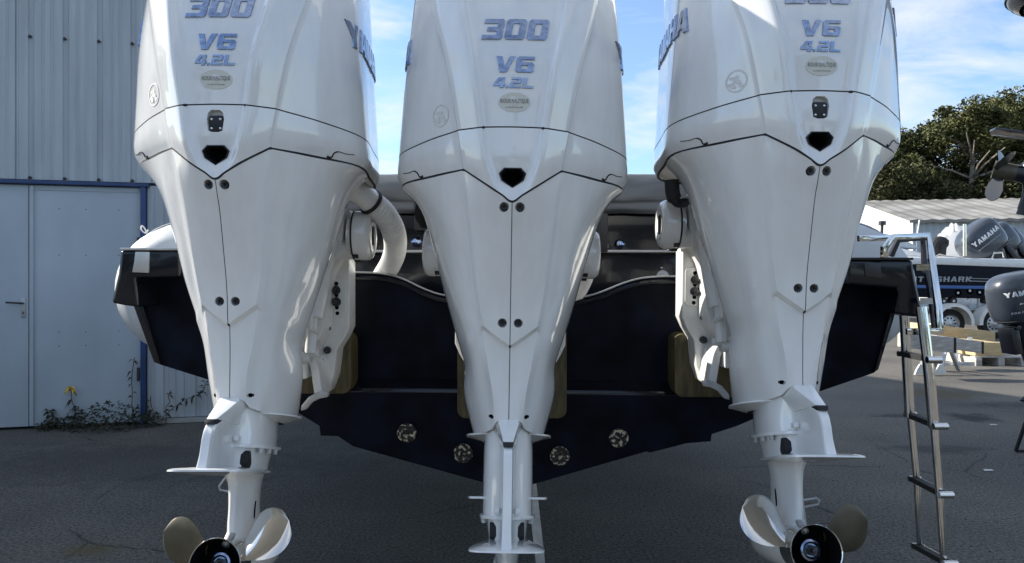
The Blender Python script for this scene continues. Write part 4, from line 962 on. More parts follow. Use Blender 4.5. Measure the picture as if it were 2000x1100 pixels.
mb.tube([P(1727,503,2.48), P(1727,484,2.48), P(1745,463,2.48), P(1812,460,2.48), P(1818,500,2.46), P(1832,600,2.42), P(1835,641,2.41), P(1836,652,2.41)], .010, 4, square=True)
mb.build('outer_tube', M['steel'], hf, bevel=.002, ang=50)
mb = MB(); mb.tube([P(1770,648,2.42), P(1834,647,2.40)], .0105, 4, square=True); mb.build('foot_bar', M['steel'], hf, bevel=.002)
mb = MB(); mb.tube([P(1740,500,2.58), P(1754,470,2.58), P(1803,467,2.58), P(1806,520,2.58), P(1816,560,2.56), P(1826,640,2.54)], .008, 4, square=True); mb.build('inner_tube', M['bolt'], hf)
mb = MB(); mb.tube([P(1790,523,2.48), P(1818,522,2.46)], .010, 4, square=True); mb.build('cross_bar', M['steel'], hf); mb = MB(); mb.tube([P(1800,588,2.48), P(1829,588,2.44)], .010, 4, square=True); mb.build('cross_bar', M['steel'], hf)

# ================================================================== STANDS under the boat
sd_ = thing('keel_stand', P(1008,1100,2.8)*Vector((1, 1, 0)), 'galvanised A-shaped stand under the keel, behind the middle motor leg', 'boat stand')
top = Vector((.09, 2.95, .50)); 
mb = MB(); mb.tube([Vector((.075, 2.90, .50)), Vector((.13, 2.86, 0))], .018, 4, square=True); mb.build('leg', M['zinc'], sd_)
mb = MB(); mb.tube([Vector((.03, 2.90, .50)), Vector((-.10, 2.86, 0))], .018, 4, square=True); mb.build('leg', M['zinc'], sd_)
mb = MB(); mb.box((.06, 2.9, .51), (.12, .1, .02)); mb.build('pad', M['rubber'], sd_, bevel=.004)
for (n_, dx, x1) in ((0, -1, 438), (1, 1, 1572)):
    Y = 2.75; lab = ('thin slanting support prop with a wire handle behind the propeller of the left motor', 'slanting grey support prop with a bent wire handle behind the motor nearest the ladder')[n_]
    if n_ == 0: pl = [(452,940),(458,940),(446,1100),(434,1100)]; hd = [(446,960),(430,957),(428,950),(440,934),(448,936)]
    else: pl = [(1556,935),(1566,938),(1582,1080),(1586,1200),(1552,1200),(1552,1000)]; hd = [(1562,992),(1598,985),(1600,978),(1594,973),(1562,978)]
    t = thing('support_prop', P(x1,1040,Y)*Vector((1, 1, 0)), lab, 'boat stand', 'support props under the hull')
    poly = PP(pl, Y);
    for p in poly[-2:] if n_ == 0 else poly[3:5]: p.z = 0
    mb = MB(); mb.prism(poly, (0, .03, 0)); mb.build('prop_plate', M['zinc'], t, bevel=.002)
    mb = MB(); mb.tube([P(a, b, Y-.02) for a, b in hd], .0045, 8); mb.build('wire_handle', M['zinc'], t)

# ================================================================== WEEDS along the workshop wall
def wp(px, z=0.0, out=.06):
    s = wall_s(px); return W0+Vector((math.cos(WR)*s+math.sin(WR)*out, math.sin(WR)*s-math.cos(WR)*out, z))
def leaf(mb, p, d, ln, w, rnd, droop=.3):
    d = d.normalized(); side = d.cross(Vector((rnd.uniform(-1, 1), rnd.uniform(-1, 1), rnd.uniform(.2, 1)))).normalized()
    a = p+d*ln*.5; b = p+d*ln-Vector((0, 0, droop*ln)); up_ = side.cross(d).normalized()*w*.3
    mb.add([p, a+side*w*.5+up_, b, a-side*w*.5+up_, a], [(0, 1, 4), (0, 4, 3), (1, 2, 4), (4, 2, 3)])
rnd = random.Random(5)
mb = MB()
for i in range(620):
    px = 80+235*rnd.random()**.9; w = math.exp(-((px-225)/75)**2)*.9+.25
    p = wp(px, 0, rnd.uniform(.01, .05+.28*w)); hgt = rnd.random()**1.5*.2*w; p.z = hgt
    leaf(mb, p, Vector((rnd.uniform(-1, 1), rnd.uniform(-1, 1), rnd.uniform(-.1, .9))), rnd.uniform(.03, .085), rnd.uniform(.01, .022), rnd)
o = mb.build('ground_weeds', M['leaf'], smooth=False); tag(o, 'low dark weeds along the foot of the workshop wall', 'weeds', kind='stuff')
def weed(px, h, n, lean, label, m='leaf', flower=False, lsz=.07, name='weed_plant'):
    b = wp(px, 0, .05); t = thing(name, b, label, 'weed', 'tall weeds by the workshop door')
    st_ = [b]; 
    for k in range(1, 7): st_.append(b+Vector((lean*h*(k/6)**1.4+rnd.uniform(-.012, .012), rnd.uniform(-.015, .015), h*k/6)))
    mb = MB(); mb.tube(spline(st_, 3), .0035, 5); mb.build('stem', M['dryleaf'], t)
    mb = MB()
    for i in range(n):
        k = rnd.uniform(.15, 1); j = min(5, int(k*6)); p = st_[j].lerp(st_[j+1], k*6-j)
        leaf(mb, p, Vector((rnd.choice((-1, 1))*rnd.uniform(.5, 1), rnd.uniform(-.6, .6), rnd.uniform(-.5, .5))), rnd.uniform(.6, 1.1)*lsz, lsz*.36, rnd, .5)
    mb.build('leaves', M[m], t, smooth=False)
    if flower:
        mb = MB()
        for i in range(9): leaf(mb, st_[-1], Vector((rnd.uniform(-1, 1), rnd.uniform(-1, 0), rnd.uniform(-.5, 1))), .06, .025, rnd, .6)
        mb.build('flower_head', M['flower'], t, smooth=False)
weed(148, .34, 5, -.05, 'drooping weed with a yellow-brown head in front of the door leaf', 'dryleaf', True)
weed(155, .19, 22, .05, 'short leafy dark weed under the drooping yellow-headed one', 'leaf')
weed(98, .17, 24, .1, 'small dark leafy weed nearest the join of the two door leaves')
weed(262, .60, 9, .0, 'tall thin weed climbing up beside the right door jamb, left of the blue post', 'dryleaf', lsz=.06)
weed(302, .25, 7, -.1, 'short thin weed just right of the blue door post', 'dryleaf', lsz=.07)
weed(325, .30, 5, .15, 'thin bent weed against the corrugated sheet, halfway to the left motor', 'dryleaf', lsz=.06)
b = wp(310, 0, .05)
t = thing('trailing_weed', b, 'long trailing weed stem arching along the corrugated sheet towards the left motor', 'weed')
path = [wp(312, .03), wp(335, .12), wp(358, .2), wp(385, .25), wp(398, .28), wp(404, .36)]
mb = MB(); mb.tube(spline(path, 4), .003, 5); mb.build('stem', M['dryleaf'], t); mb = MB()
for p in spline(path, 3)[2:]:
    for _ in range(2): leaf(mb, p, Vector((rnd.uniform(-1, 1), -.3, rnd.uniform(-1, .6))), .06, .022, rnd)
mb.build('leaves', M['leaf'], t, smooth=False)
b = wp(212, .05, .22); mb = MB()
for i in range(6): leaf(mb, b, Vector((rnd.uniform(-1, 1), rnd.uniform(-1, 0), rnd.uniform(0, 1))), .02, .012, rnd)
o = single(mb.build('small_flower', M['flower'], smooth=False), b); tag(o, 'tiny yellow flower in the low weeds below the door', 'flower')

# ================================================================== RIGHT-HAND BACKGROUND
# ---- long shed
c0 = P(1783, 430, 36); c0.z = 0; u = Vector((.985, -.17, 0)); v_ = Vector((.17, .985, 0)); EZ, RZ, DPT, LEN = 4.25, 6.0, 8.6, 30
shd = thing('long_shed', c0, 'long low white metal shed, its front tinted grey as shade, with a mossy roof, before the pines', 'building')
def ribbed(a, b, zt, m, name, pitch=.25, shp=None):
    n = int((b-a).length/pitch); d = (b-a)/n; nrm = Vector((d.y, -d.x, 0)).normalized(); rb, rt = [], []
    for k in range(n):
        for f, o_ in ((0, 0), (.35, 0), (.5, .04), (.85, .04)):
            p = a+d*(k+f)+nrm*o_; rb.append(p); rt.append(p+Vector((0, 0, zt((k+f)/n))))
    rb.append(b); rt.append(b+Vector((0, 0, zt(1)))); mb = MB(); mb.grid([rb, rt]); return mb.build(name, m, shd, smooth=False)
ribbed(c0, c0+u*LEN, lambda t: EZ, M['shedgrey'], 'front_wall', .3)  # front wall's shade painted in as grey; the sunlit gable stays white
ribbed(c0+v_*DPT*2, c0, lambda t: EZ+(RZ-EZ)*(1-abs(2*t-1)), M['shedwhite'], 'gable_wall', .25)
e1 = c0-u*.25-v_*.3+Vector((0, 0, EZ-.02)); r1 = c0-u*.25+v_*DPT+Vector((0, 0, RZ+.1)); b1 = c0-u*.25+v_*(DPT*2+.3)+Vector((0, 0, EZ-.02))
mb = MB(); n = 90; ra, rb_, rc, rd = [], [], [], []
for k in range(n+1):
    z = Vector((0, 0, .05 if k % 2 else 0)); ra.append(e1+u*(LEN+.5)*k/n+z); rb_.append(r1+u*(LEN+.5)*k/n+z); rc.append(b1+u*(LEN+.5)*k/n+z); rd.append(e1+u*(LEN+.5)*k/n+z-Vector((0, 0, .14)))
mb.grid([rd, ra, rb_, rc]); mb.build('roof', M['fibro'], shd, smooth=False)

# ---- pines
def foliage(mb, c, r, n, rnd, sz, flat=.6):
    for i in range(n):
        d = Vector((rnd.gauss(0, 1), rnd.gauss(0, 1), rnd.gauss(0, 1))).normalized(); k = rnd.random()**.45
        p = c+Vector((d.x*r*k, d.y*r*k, d.z*r*k*flat)); a = Vector((rnd.gauss(0, 1), rnd.gauss(0, 1), rnd.gauss(0, .7))).normalized(); b = a.orthogonal().normalized()
        b = (b*math.cos(i)+a.cross(b)*math.sin(i)); s = sz*rnd.uniform(.5, 1.3)
        mb.add([p-a*s, p+b*s*.45, p+a*s, p-b*s*.45], [(0, 1, 2, 3)])
def pine(x, y, h, crown, seed, label, gap=0):
    h *= 1.04
    rnd = random.Random(seed); t = thing('pine_tree', (x, y, 0), label, 'tree', 'pines behind the long shed'); b = Vector((x, y, 0))
    top = b+Vector((rnd.uniform(-1, 1), 0, h*.86)); trunk = spline([b, b+Vector((rnd.uniform(-.4, .4), 0, h*.3)), b+Vector((rnd.uniform(-.9, .9), 0, h*.6)), top], 4)
    mb = MB(); mb.tube(trunk, [.32-.022*i for i in range(len(trunk))], 9)
    cl = []
    for k in range(crown):
        f = rnd.uniform(.42 if not gap else .80, 1); ti = f*(len(trunk)-1)*.98; j = int(ti); p0 = trunk[j].lerp(trunk[j+1], ti-j) if j+1 < len(trunk) else trunk[-1]
        ang = rnd.uniform(0, 6.28); ln = rnd.uniform(.9, 3.6)*(1.15-.5*f); d = Vector((math.cos(ang), math.sin(ang)*.8, rnd.uniform(.15, .7)))
        e = p0+d*ln; mb.tube([p0, p0+d*ln*.5+Vector((0, 0, rnd.uniform(-.2, .3))), e], [.11, .07, .03], 5); cl.append((e, rnd.uniform(.75, 1.35)))
    if gap:
        for k in range(15):
            f = rnd.uniform(.5, .82); ti = f*(len(trunk)-1); j = int(ti); p0 = trunk[j]; ang = rnd.uniform(0, 6.28); d = Vector((math.cos(ang), math.sin(ang), rnd.uniform(.1, .6)))
            mb.tube([p0, p0+d*1.3+Vector((0, 0, .2)), p0+d*3.2+Vector((0, 0, rnd.uniform(-.4, .6)))], [.10, .06, .03], 5)
    mb.build('trunk', M['bark'], t)
    mb = MB()
    for e, r_ in cl:
        ex = 1000+F*e.x/e.y; ey = 550-F*(e.z-H)/e.y
        if ((ex-1876)/48)**2+((ey-292)/32)**2 < 1 and rnd.random() > .2: continue
        foliage(mb, e, r_, 620, rnd, .125)
    mb.build('crown', M['pine'], t, smooth=False, recalc=False, weld=0)
TR = [ (1705,275,52,8.6,30,0,'leftmost pine, half hidden by the motor nearest the ladder'), (1752,240,50,10.4,34,0,'pine directly right of the motor nearest the ladder, the shortest in view'), (1790,226,49,11.3,36,0,'round-topped pine left of the open one with bare branches'), (1876,205,47,12.0,30,1,'open pine with a pale bare trunk and sky showing through its branches'), (1968,190,50,13.0,44,0,'dense tall pine right of the one with the bare trunk'), (2010,170,48,13.7,46,0,'tallest pine, behind the dark propeller at the right edge'), (2050,160,50,14,34,0,'pine at the far right edge, beyond the tallest one')]
for i, (px, py, Y, h, n, gp, lab) in enumerate(TR):
    pine((px-1000)*Y/F, Y, H+(550-py)/F*Y, n+14, 20+i, lab, gp)
mb = MB(); rnd = random.Random(9)
for i in range(110):
    px = rnd.uniform(1690, 2090); Y = rnd.uniform(45.5, 49); z = rnd.uniform(4.8, 8.4 if abs(px-1875) > 60 else 7.2); foliage(mb, Vector(((px-1000)*Y/F, Y, z)), rnd.uniform(.9, 1.5), 420, rnd, .14, .8)
o = mb.build('undergrowth', M['bush'], smooth=False, recalc=False, weld=0); tag(o, 'dense dark undergrowth below the pines, behind the shed roof', 'bushes', kind='stuff')

# ---- far outboards, generic
def motor(name, base, sc, rx, rz, label, text=None, cm='greypaint', dm='motorblack', group=None, propm='steel', text_h=.075, sub=None, cowl=True, tx=.10):
    """side-on outboard. local: +x aft, z up; origin at the clamp. base=world place of the clamp; rx = tilt; rz = heading"""
    t = bpy.data.objects.new(name, None); COL.objects.link(t); t.location = base; t.rotation_euler = (0, -rx, rz); t.scale = (sc,)*3; ORG[t.name] = Vector((0, 0, 0)); tag(t, label, 'outboard motor', group)
    def rg(z, x0, x1, w): 
        c = (x0+x1)/2; a = (x1-x0)/2; return [Vector((c+a*math.copysign(abs(math.cos(th))**.7, math.cos(th)), w*math.copysign(abs(math.sin(th))**.75, math.sin(th)), z)) for th in [2*math.pi*k/20 for k in range(20)]]
    cw = [rg(.12,-.18,.42,.20), rg(.16,-.27,.50,.245), rg(.30,-.31,.535,.265), rg(.48,-.31,.53,.265), rg(.62,-.29,.47,.25), rg(.70,-.22,.36,.21), rg(.735,-.1,.2,.12), rg(.74,.04,.05,.01)]
    if cowl:
        rows = loft(cw, 2, 3, (), (), True); mb = MB(); mb.grid(rows, True); co = mb.build('cowl', M[cm], t, ang=60)
        mb = MB(); mb.tube(spline([p+Vector((0, 0, .0)) for p in rg(.165,-.275,.505,.25)], 2, (), True)+[rg(.165,-.275,.505,.25)[0]], .006, 5); mb.build('cowl_seal', M['seal'], co)
        if text:
            for s in (-1, 1):
                me = glyphs(text, text_h, text_h*.95, text_h*.2, 0, .002, .0004); b = BVHTree.FromPolygons([tuple(v) for r in rows for v in r], [(i*40+k, i*40+(k+1) % 40, (i+1)*40+(k+1) % 40, (i+1)*40+k) for i in range(len(rows)-1) for k in range(40)])
                for v in me.vertices:
                    x, y, z = v.co; o_ = Vector((tx+x*(1 if s < 0 else -1), s*1.0, .50+y))
                    h = b.ray_cast(o_, Vector((0, -s, 0)))[0]; v.co = (h if h else Vector((o_.x, s*.26, o_.z)))+Vector((0, s*(.002+z), 0))
                link('brand_lettering', me, M['print'], co)
                if sub:
                    me = plain_text(sub, .034)
                    for v in me.vertices:
                        x, y, z = v.co; o_ = Vector((tx-.06+x*(1 if s < 0 else -1), s*1.0, .27+y)); h = b.ray_cast(o_, Vector((0, -s, 0)))[0]; v.co = (h if h else Vector((o_.x, s*.26, o_.z)))+Vector((0, s*.003, 0))
                    link('small_lettering', me, M['print'], co)
        for s in (-1, 1):
            mb = MB(); mb.box((.12, s*.262, .375), (.5, .012, .010)); mb.build('side_stripe', M['greyprint'], co)
    dr = loft([rg(.125,-.16,.40,.18), rg(-.05,-.12,.30,.13), rg(-.25,-.06,.22,.085), rg(-.5,-.03,.16,.05), rg(-.62,-.03,.17,.035)], 1, 3, (), (), True); mb = MB(); mb.grid(dr, True); mb.build('midsection', M[dm], t, ang=60)
    mb = MB(); mb.prism([(-.06,-.05,-.62),(.10,-.11,-.62),(.36,-.11,-.62),(.38,0,-.62),(.36,.11,-.62),(.10,.11,-.62),(-.06,.05,-.62)], (0, 0, .012)); mb.build('ventilation_plate', M[dm], t, bevel=.003)
    mb = MB(); mb.grid(loft([rg(-.60,-.04,.17,.035), rg(-.72,-.05,.15,.028), rg(-.80,-.1,.17,.05), rg(-.87,-.1,.15,.04), rg(-.93,-.03,.12,.012), rg(-1.08,.05,.12,.006)], 1, 2, (), (), True), True); mb.lathe((0, 0, -.84), (1, 0, 0), [(-.2, 0), (-.15, .035), (-.05, .055), (.12, .058), (.18, .05), (.18, 0)], 20); mb.build('gearcase', M[dm], t, ang=50, weld=0)
    mb = MB(); mb.lathe((.18, 0, -.84), (1, 0, 0), [(0, 0), (0, .05), (.12, .056), (.12, .045), (.03, .04), (.03, 0)], 20); hb = mb.build('propeller', M[propm], t)
    for k in range(3):
        mb = MB(); th0 = k*2.094+.4; rows = []
        for r_, w in ((.05,.035),(.09,.06),(.13,.075),(.165,.065),(.185,.03),(.19,.006)):
            rows.append([Vector((.24-c*w*math.sin(.6)+.02, r_*math.cos(th0+c*w*.8/r_), -.84+r_*math.sin(th0+c*w*.8/r_))) for c in (-1, -.5, 0, .5, 1)])
        mb.grid(rows); mb.grid([[p+Vector((.004, 0, 0)) for p in r] for r in rows]); mb.build('blade', M['motorblack' if propm == 'dull_steel' else propm], hb, ang=60)
    mb = MB(); mb.box((-.17, 0, -.08), (.10, .26, .34)); mb.tube([(-.14, -.17, .08), (-.14, .17, .08)], .03, 12); mb.build('clamp_bracket', M[dm], t, bevel=.015)
    return t

# ---- white and black boat on its trailer
BY = 16.5
wb = thing('sport_boat', P(1905,560,BY+1)*Vector((1, 1, 0)), 'white-topped black sport boat with grey lettering on its side, on a trailer at the right', 'boat')
hl = [(1690,515),(1790,500),(1860,503),(1990,512),(2080,515),(2080,530),(1700,532)]
def slab(pts, Y, dep, name, m, bev=.03, par=wb): 
    mb = MB(); mb.prism(PP(pts, Y), (0, dep, 0)); return mb.build(name, m, par, bevel=bev)
slab([(1700,512),(1760,502),(1990,506),(2060,508),(2060,524),(1995,523),(1800,516),(1700,520)], BY, 2.2, 'deck_moulding', M['boatwhite'], .04)
hullp = slab([(1700,518),(1800,515),(1995,522),(2050,522),(2030,560),(1990,585),(1760,580),(1700,560)], BY+.04, 2.1, 'hull', M['navy'], .05)
slab([(1790,557),(2040,560),(2036,566),(1790,563)], BY+.0, .06, 'blue_stripe', M['seablue'], .005, hullp)
slab([(1893,548),(1980,551),(1980,552.6),(1893,549.6)], BY+.01, .04, 'pin_stripe', M['greyprint'], 0, hullp)
slab([(1893,543),(1985,546),(1985,547.4),(1893,544.4)], BY+.01, .04, 'pin_stripe', M['greyprint'], 0, hullp)
me = glyphs('WHITE SHARK', .115, .13, .035, .15, .01, .002); me.transform(Matrix.Translation(P(1826,545.5,BY+.02))@Matrix.Rotation(R(90), 4, 'X')); me.transform(Matrix.Translation(-ORG[wb.name])); link('hull_lettering', me, M['greyprint'], hullp)
mb = MB(); mb.tube([P(1822,505,BY+.05), P(1835,497,BY+.05), P(1845,500,BY+.05), P(1880,503,BY+.05)], .02, 6); mb.build('deck_rail', M['steel'], wb); mb = MB(); mb.tube([P(1938,504,BY+.05), P(1942,494,BY+.05), P(1958,493,BY+.05), P(1960,503,BY+.05)], .018, 6); mb.build('deck_rail', M['steel'], wb); mb = MB(); mb.tube([P(1884,500,BY+.1), P(1884,438,BY+.1)], .035, 8); mb.build('rail_post', M['steel'], wb); mb = MB(); mb.tube([P(1700,497,BY+.1), P(1780,498,BY+.1), P(1815,503,BY+.1)], .02, 6); mb.build('deck_rail', M['steel'], wb)
mb = MB(); mb.tube(spline([P(1826,500,BY+.6), P(1824,482,BY+.6), P(1832,472,BY+.6), P(1843,474,BY+.6), P(1838,482,BY+.6), P(1836,500,BY+.6)], 4), .12, 10); o = single(mb.build('black_cover', M['rubber']), P(1832,500,BY+.6)); tag(o, 'small black hooded cover standing on the deck of the lettered boat', 'cover')
# trailer
tl = thing('boat_trailer', P(1910,650,BY+.6)*Vector((1, 1, 0)), 'twin-axle galvanised boat trailer with white mudguards under the lettered boat', 'trailer')
mb = MB(); a = P(1760,612,BY+.3); b_ = P(2080,612,BY+.3); mb.box(((a.x+b_.x)/2, BY+.45, .56), (b_.x-a.x, .12, .10)); mb.box(((a.x+b_.x)/2, BY+1.6, .56), (b_.x-a.x, .12, .10)); mb.box((P(1885,0,BY).x, BY+1.0, .62), (.1, 1.2, .1)); mb.build('frame', M['zinc'], tl, bevel=.01)
for px in (1853, 1940):
    c = P(px, 0, BY+.05); c.z = .33; r_ = .33; ax = Vector((0, -1, 0))
    mb = MB(); mb.lathe(c, ax, [(-.1, .19), (-.1, .30), (-.08, .325), (.06, .325), (.085, .30), (.09, .20), (.06, .19)], 32); w_ = mb.build('tyre', M['tyre'], tl)
    mb = MB(); mb.lathe(c, ax, [(.085, .20), (.06, .185), (.03, .17), (.035, .08), (.055, .05), (.055, 0)], 24); mb.build('rim', M['rim'], w_)
    mb = MB()
    for k in range(10):
        th = k*.628; mb.box(c+Vector((.125*math.cos(th), -.036, .125*math.sin(th))), (.035, .004, .035))
    mb.build('rim_holes', M['void'], w_)
    # mudguard: arc shell
    rows = []
    for y in (-.2, -.19, .14, .15):
        rr = .42 if abs(y) < .2 and y != .15 else .37
        rows.append([Vector((c.x+rr*math.cos(R(t)), BY+.02+y, .34+rr*math.sin(R(t)))) for t in range(-5, 186, 10)])
    mb = MB(); mb.grid(rows)
    rows2 = [[Vector((c.x+.38*math.cos(R(t)), BY-.17, .34+.38*math.sin(R(t)))) for t in range(-5, 186, 10)], [Vector((c.x+.45*math.cos(R(t)), BY-.17, .34+.45*math.sin(R(t)))) for t in range(-5, 186, 10)]]
    mb.grid(rows2); mb.grid([rows2[1], [p+Vector((0, .3, 0)) for p in rows2[1]]]); mb.build('mudguard', M['fender'], tl, ang=50)
for i, (px, py) in enumerate([(1841,588),(1860,588),(1868,572),(1891,568),(1910,571),(1930,568),(1925,587),(1950,590)]):
    c = P(px, py, BY+.1); mb = MB(); mb.tube([c+Vector((0, -.06, 0)), c+Vector((0, .1, 0))], .075, 14); rl = mb.build('roller', M['tyre'], tl)
    mb = MB(); mb.tube([c+Vector((0, -.065, 0)), c+Vector((0, -.06, 0))], .03, 10); mb.tube([c, Vector((c.x+.05, c.y+.1, .6))], .02, 6); mb.build('roller_arm', M['zinc'], rl)
mb = MB(); mb.box(P(1885,590,BY+.1), (.5, .05, .12)); mb.box(P(1950,592,BY+.1), (.6, .05, .10)); mb.box(P(1880,577,BY+.15), (.9, .04, .05)); mb.build('cradle', M['zinc'], tl, bevel=.008)
# outboards of that boat
motor('grey_outboard', P(1950,500,BY+.9)+Vector((0, 0, .02)), 1.28, R(-38)+0, R(180), 'foremost dark grey outboard motor tilted up over the lettered boat', 'YAMAHA', group='tilted motors of the lettered boat', text_h=.085)
motor('grey_outboard', P(1976,500,BY+1.7), 1.22, R(-38), R(180), 'second dark grey tilted motor, half hidden behind the foremost one', None, group='tilted motors of the lettered boat')
motor('grey_outboard', P(1990,506,BY+2.4), 1.22, R(-38), R(180), 'rearmost of the three dark grey tilted motors on the lettered boat', None, group='tilted motors of the lettered boat')
# boat under a white tarpaulin
tb = thing('covered_boat', P(1865,560,22)*Vector((1, 1, 0)), 'boat under a peaked white tarpaulin behind the lettered boat', 'boat')
mb = MB(); rnd = random.Random(2); rows = []
for k, (y, pts) in enumerate([(21, [(1815,520),(1822,480),(1845,462),(1868,452),(1890,470),(1925,500),(1935,520)]), (21.8, [(1812,520),(1826,470),(1848,445),(1862,437),(1888,446),(1930,482),(1940,520)]), (23, [(1815,520),(1826,470),(1850,448),(1866,441),(1890,452),(1930,482),(1942,520)])]):
    r_ = spline(PP(pts, y), 6); rows.append([p+Vector((0, rnd.uniform(-.08, .08), rnd.uniform(-.05, .05))) for p in r_])
mb.grid(rows); mb.add(rows[0], [tuple(range(len(rows[0])))]); mb.build('tarpaulin', M['tarp'], tb, ang=25)
mb = MB(); mb.prism(PP([(1800,515),(1960,515),(1940,590),(1830,590)], 21.4), (0, 1.8, 0)); mb.build('hull', M['boatwhite'], tb, bevel=.05)
# pale cruiser further left
pb = thing('white_cruiser', P(1740,560,25)*Vector((1, 1, 0)), 'pale boat with a curved windscreen behind the grab frame', 'boat')
mb = MB(); mb.prism(PP([(1640,500),(1700,480),(1760,484),(1830,500),(1830,520),(1800,575),(1640,575)], 24), (0, 2.4, 0)); mb.build('hull', M['boatwhite'], pb, bevel=.08)
mb = MB(); mb.prism(PP([(1695,482),(1725,455),(1760,462),(1800,486)], 24.2), (0, 1.8, 0)); mb.build('windscreen', M['shedgrey'], pb, bevel=.08)
mb = MB(); mb.tube([P(1722,462,24), P(1723,436,24)], .05, 8); mb.tube([P(1723,440,24), P(1723,432,24)], .12, 8); mb.build('light_mast', M['bolt'], pb)
mb = MB(); mb.tube([P(1790,470,24), P(1796,430,24)], .03, 6); mb.build('aerial', M['trim'], pb)

# ---- trestles, timber and pallet
def gp(px, Y, z=0): p = P(px, 550, Y); p.z = z; return p
TYY = 10.2
t1 = thing('trestle', gp(1845, TYY), 'grey metal trestle with white feet carrying weathered beams', 'trestle')
for px, top_ in ((1838,1848),(1800,1806)):
    mb = MB(); mb.tube([P(px,728,TYY-.2), P(top_,672,TYY)], .022, 4, square=True); mb.tube([P(px+34,722,TYY+.3), P(top_+4,672,TYY)], .022, 4, square=True); lg = mb.build('leg', M['zinc'], t1)
    mb = MB(); mb.prism(PP([(px-13,732),(px-9,722),(px-3,712),(px+3,712),(px+12,730)], TYY-.22), (0, .03, 0)); mb.build('foot_plate', M['shedwhite'], lg)
mb = MB(); mb.box((P(1850,0,TYY+.3).x, TYY+.3, .1), (.75, .05, .05)); mb.build('cross_bar', M['zinc'], t1)
t2 = thing('trestle', gp(1895, TYY+1.5), 'plain grey trestle behind the white-footed one, left of the pallet', 'trestle')
for px in (1868, 1898):
    mb = MB(); mb.tube([P(px,716,TYY+1.2), P(px-4,660,TYY+1.4)], .03, 4, square=True); mb.build('leg', M['zinc'], t2)
mb = MB(); mb.tube([P(1850,712,TYY+1.2), P(1900,702,TYY+1.5)], .02, 4, square=True); mb.build('cross_bar', M['zinc'], t2)
def beam(px0, py0, px1, py1, Y, dep, hgt, m, label, cap=False, name='timber_beam', dY=0.0):
    a, b = P(px0, py0, Y), P(px1, py1, Y+dY); t = thing(name, (a+b)/2, label, 'beam', 'beams lying on the trestles')
    d = (b-a).normalized(); s_ = Vector((0, dep, 0)); z = Vector((0, 0, hgt)); mb = MB(); mb.prism([a, a+s_, a+s_-z, a-z], b-a); mb.build('beam_body', m, t, bevel=.008)
    if cap: mb = MB(); e = b-(d*.02); mb.prism([e+Vector((0, -.006, .006)), e+s_+Vector((0, 0, .006)), e+s_-z, e-z-Vector((0, .006, 0))], d*.03); mb.build('end_cap', M['rubber'], t)
beam(1772,650,1866,660,9.6,.25,.20,M['oldtimber'],'weathered grey beam with a dark end, nearest the ladder',True)
beam(1830,655,1920,668,10.6,.25,.17,M['oldtimber'],'grey beam with a black end, behind the one nearest the ladder',True)
beam(1800,632,1944,648,12.2,.4,.22,M['timber'],'long pale timber baulk lying across the trestles')
beam(1905,668,1962,670,11.2,.8,.21,M['timber'],'short thick pale timber block on the pallet',False)
pl = thing('pallet', gp(1945, 11.4), 'low grey wooden pallet under the pale timber block', 'pallet')
for y in (0, .3, .6): mb = MB(); mb.box((P(1948,0,11.2).x, 11.2+y, .13), (.75, .12, .02)); mb.build('board', M['oldtimber'], pl)
for x in (-.34, 0, .34): mb = MB(); mb.box((P(1948,0,11.2).x+x, 11.5, .06), (.09, .8, .12)); mb.build('bearer', M['oldtimber'], pl)

# ---- near right edge: grey motor, and the raised drive with propeller
motor('edge_outboard', Vector((4.83, 7.0, .80)), .76, R(11), 0, 'dark grey outboard motor cut off by the right edge, low beside the pallet', 'YAMAHA', text_h=.060, sub='FOUR STROKE', tx=-.05)
motor('raised_outboard', Vector((4.43, 5.6, 3.12)), 1.3, R(15), R(152), 'dark drive leg with a dull metal propeller hanging in at the top right edge', None, propm='dull_steel')
es = thing('stand_foot', gp(1992, 5.45), 'thin black metal stand foot at the right edge of the asphalt', 'stand')
mb = MB(); mb.tube([gp(1984,5.5,.01), gp(2003,5.4,.24)], .009, 4, square=True); mb.tube([gp(1984,5.5,.01), gp(2020,5.5,.01)], .009, 4, square=True); mb.build('leg', M['bolt'], es)

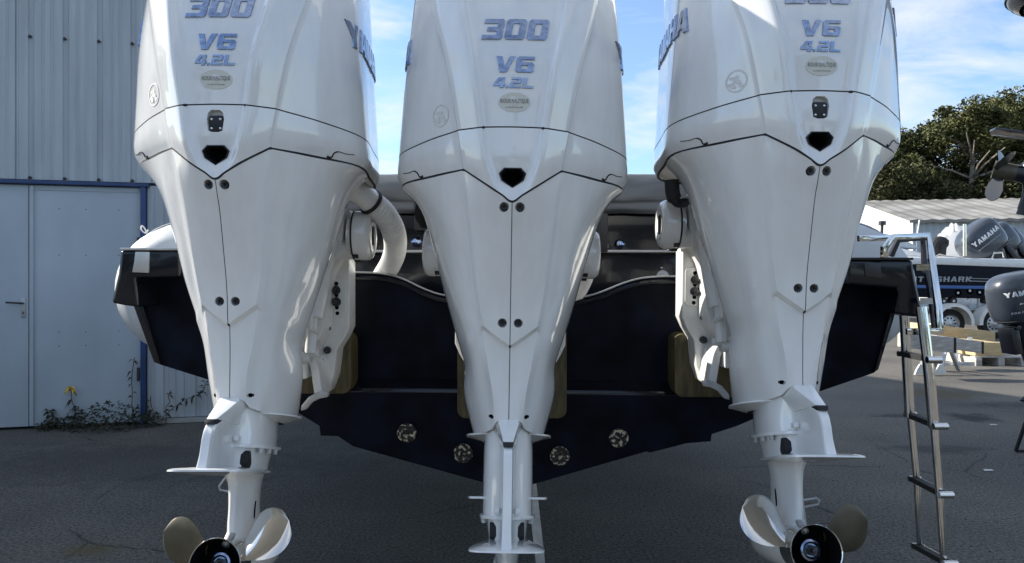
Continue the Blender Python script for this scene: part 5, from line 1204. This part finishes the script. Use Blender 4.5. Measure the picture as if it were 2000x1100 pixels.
# ---- bits of litter on the asphalt
rnd = random.Random(4)
for px, py, lab in ((1940,831,'small pale scrap of paper on the asphalt, the larger one right of the ladder'),(1930,920,'small pale scrap on the asphalt, lower one right of the ladder')):
    Y = H*F/(py-550); c = P(px, py, Y); c.z = .004; mb = MB(); mb.prism([c+Vector((-.035, -.02, 0)), c+Vector((.03, -.015, 0)), c+Vector((.035, .02, 0)), c+Vector((-.02, .025, 0))], (0, 0, .003)); o = single(mb.build('paper_scrap', M['scrap'], smooth=False), c); tag(o, lab, 'litter')

# ---- wooded edge of the yard behind the photographer, mirrored in the gloss paint
rnd = random.Random(12); mb = MB()
for i in range(120):
    x = rnd.uniform(-45, 45); hh = 7+3*math.sin(x*.21)+1.5*math.sin(x*.6+1)
    foliage(mb, Vector((x, rnd.uniform(-34, -29), rnd.uniform(.8, hh))), rnd.uniform(1.3, 2.4), 130, rnd, .5, .9)
o = mb.build('far_wood', M['bush'], smooth=False, recalc=False, weld=0); tag(o, 'line of trees edging the yard, seen only as reflections in the motors', 'trees', kind='stuff')

# ---- loose grit and crumbs on the asphalt
rnd = random.Random(31); mb = MB()
for i in range(1500):
    Y = 3.2+8*rnd.random()**1.6; x = rnd.uniform(-.75, .78)*Y; r_ = rnd.uniform(.002, .0065)
    if Y > 6 and x < -2.2: continue
    c = Vector((x, Y, r_*.5)); a_ = rnd.uniform(0, 3); k = rnd.uniform(.6, 1)
    mb.add([c+Vector((r_*math.cos(a_), r_*math.sin(a_), 0)), c+Vector((-r_*k*math.sin(a_), r_*k*math.cos(a_), 0)), c-Vector((r_*math.cos(a_), r_*math.sin(a_), 0)), c+Vector((r_*k*math.sin(a_), -r_*k*math.cos(a_), 0)), c+Vector((0, 0, r_*.8)), c-Vector((0, 0, r_*.5))], [(0,1,4),(1,2,4),(2,3,4),(3,0,4),(1,0,5),(2,1,5),(3,2,5),(0,3,5)])
o = mb.build('loose_grit', M['zinc'] if False else mat('grit', (0.10, 0.095, 0.085), 0.9, var=0.6, vscale=3), smooth=False, recalc=False, weld=0); tag(o, 'loose grit scattered over the asphalt', 'grit', kind='stuff')
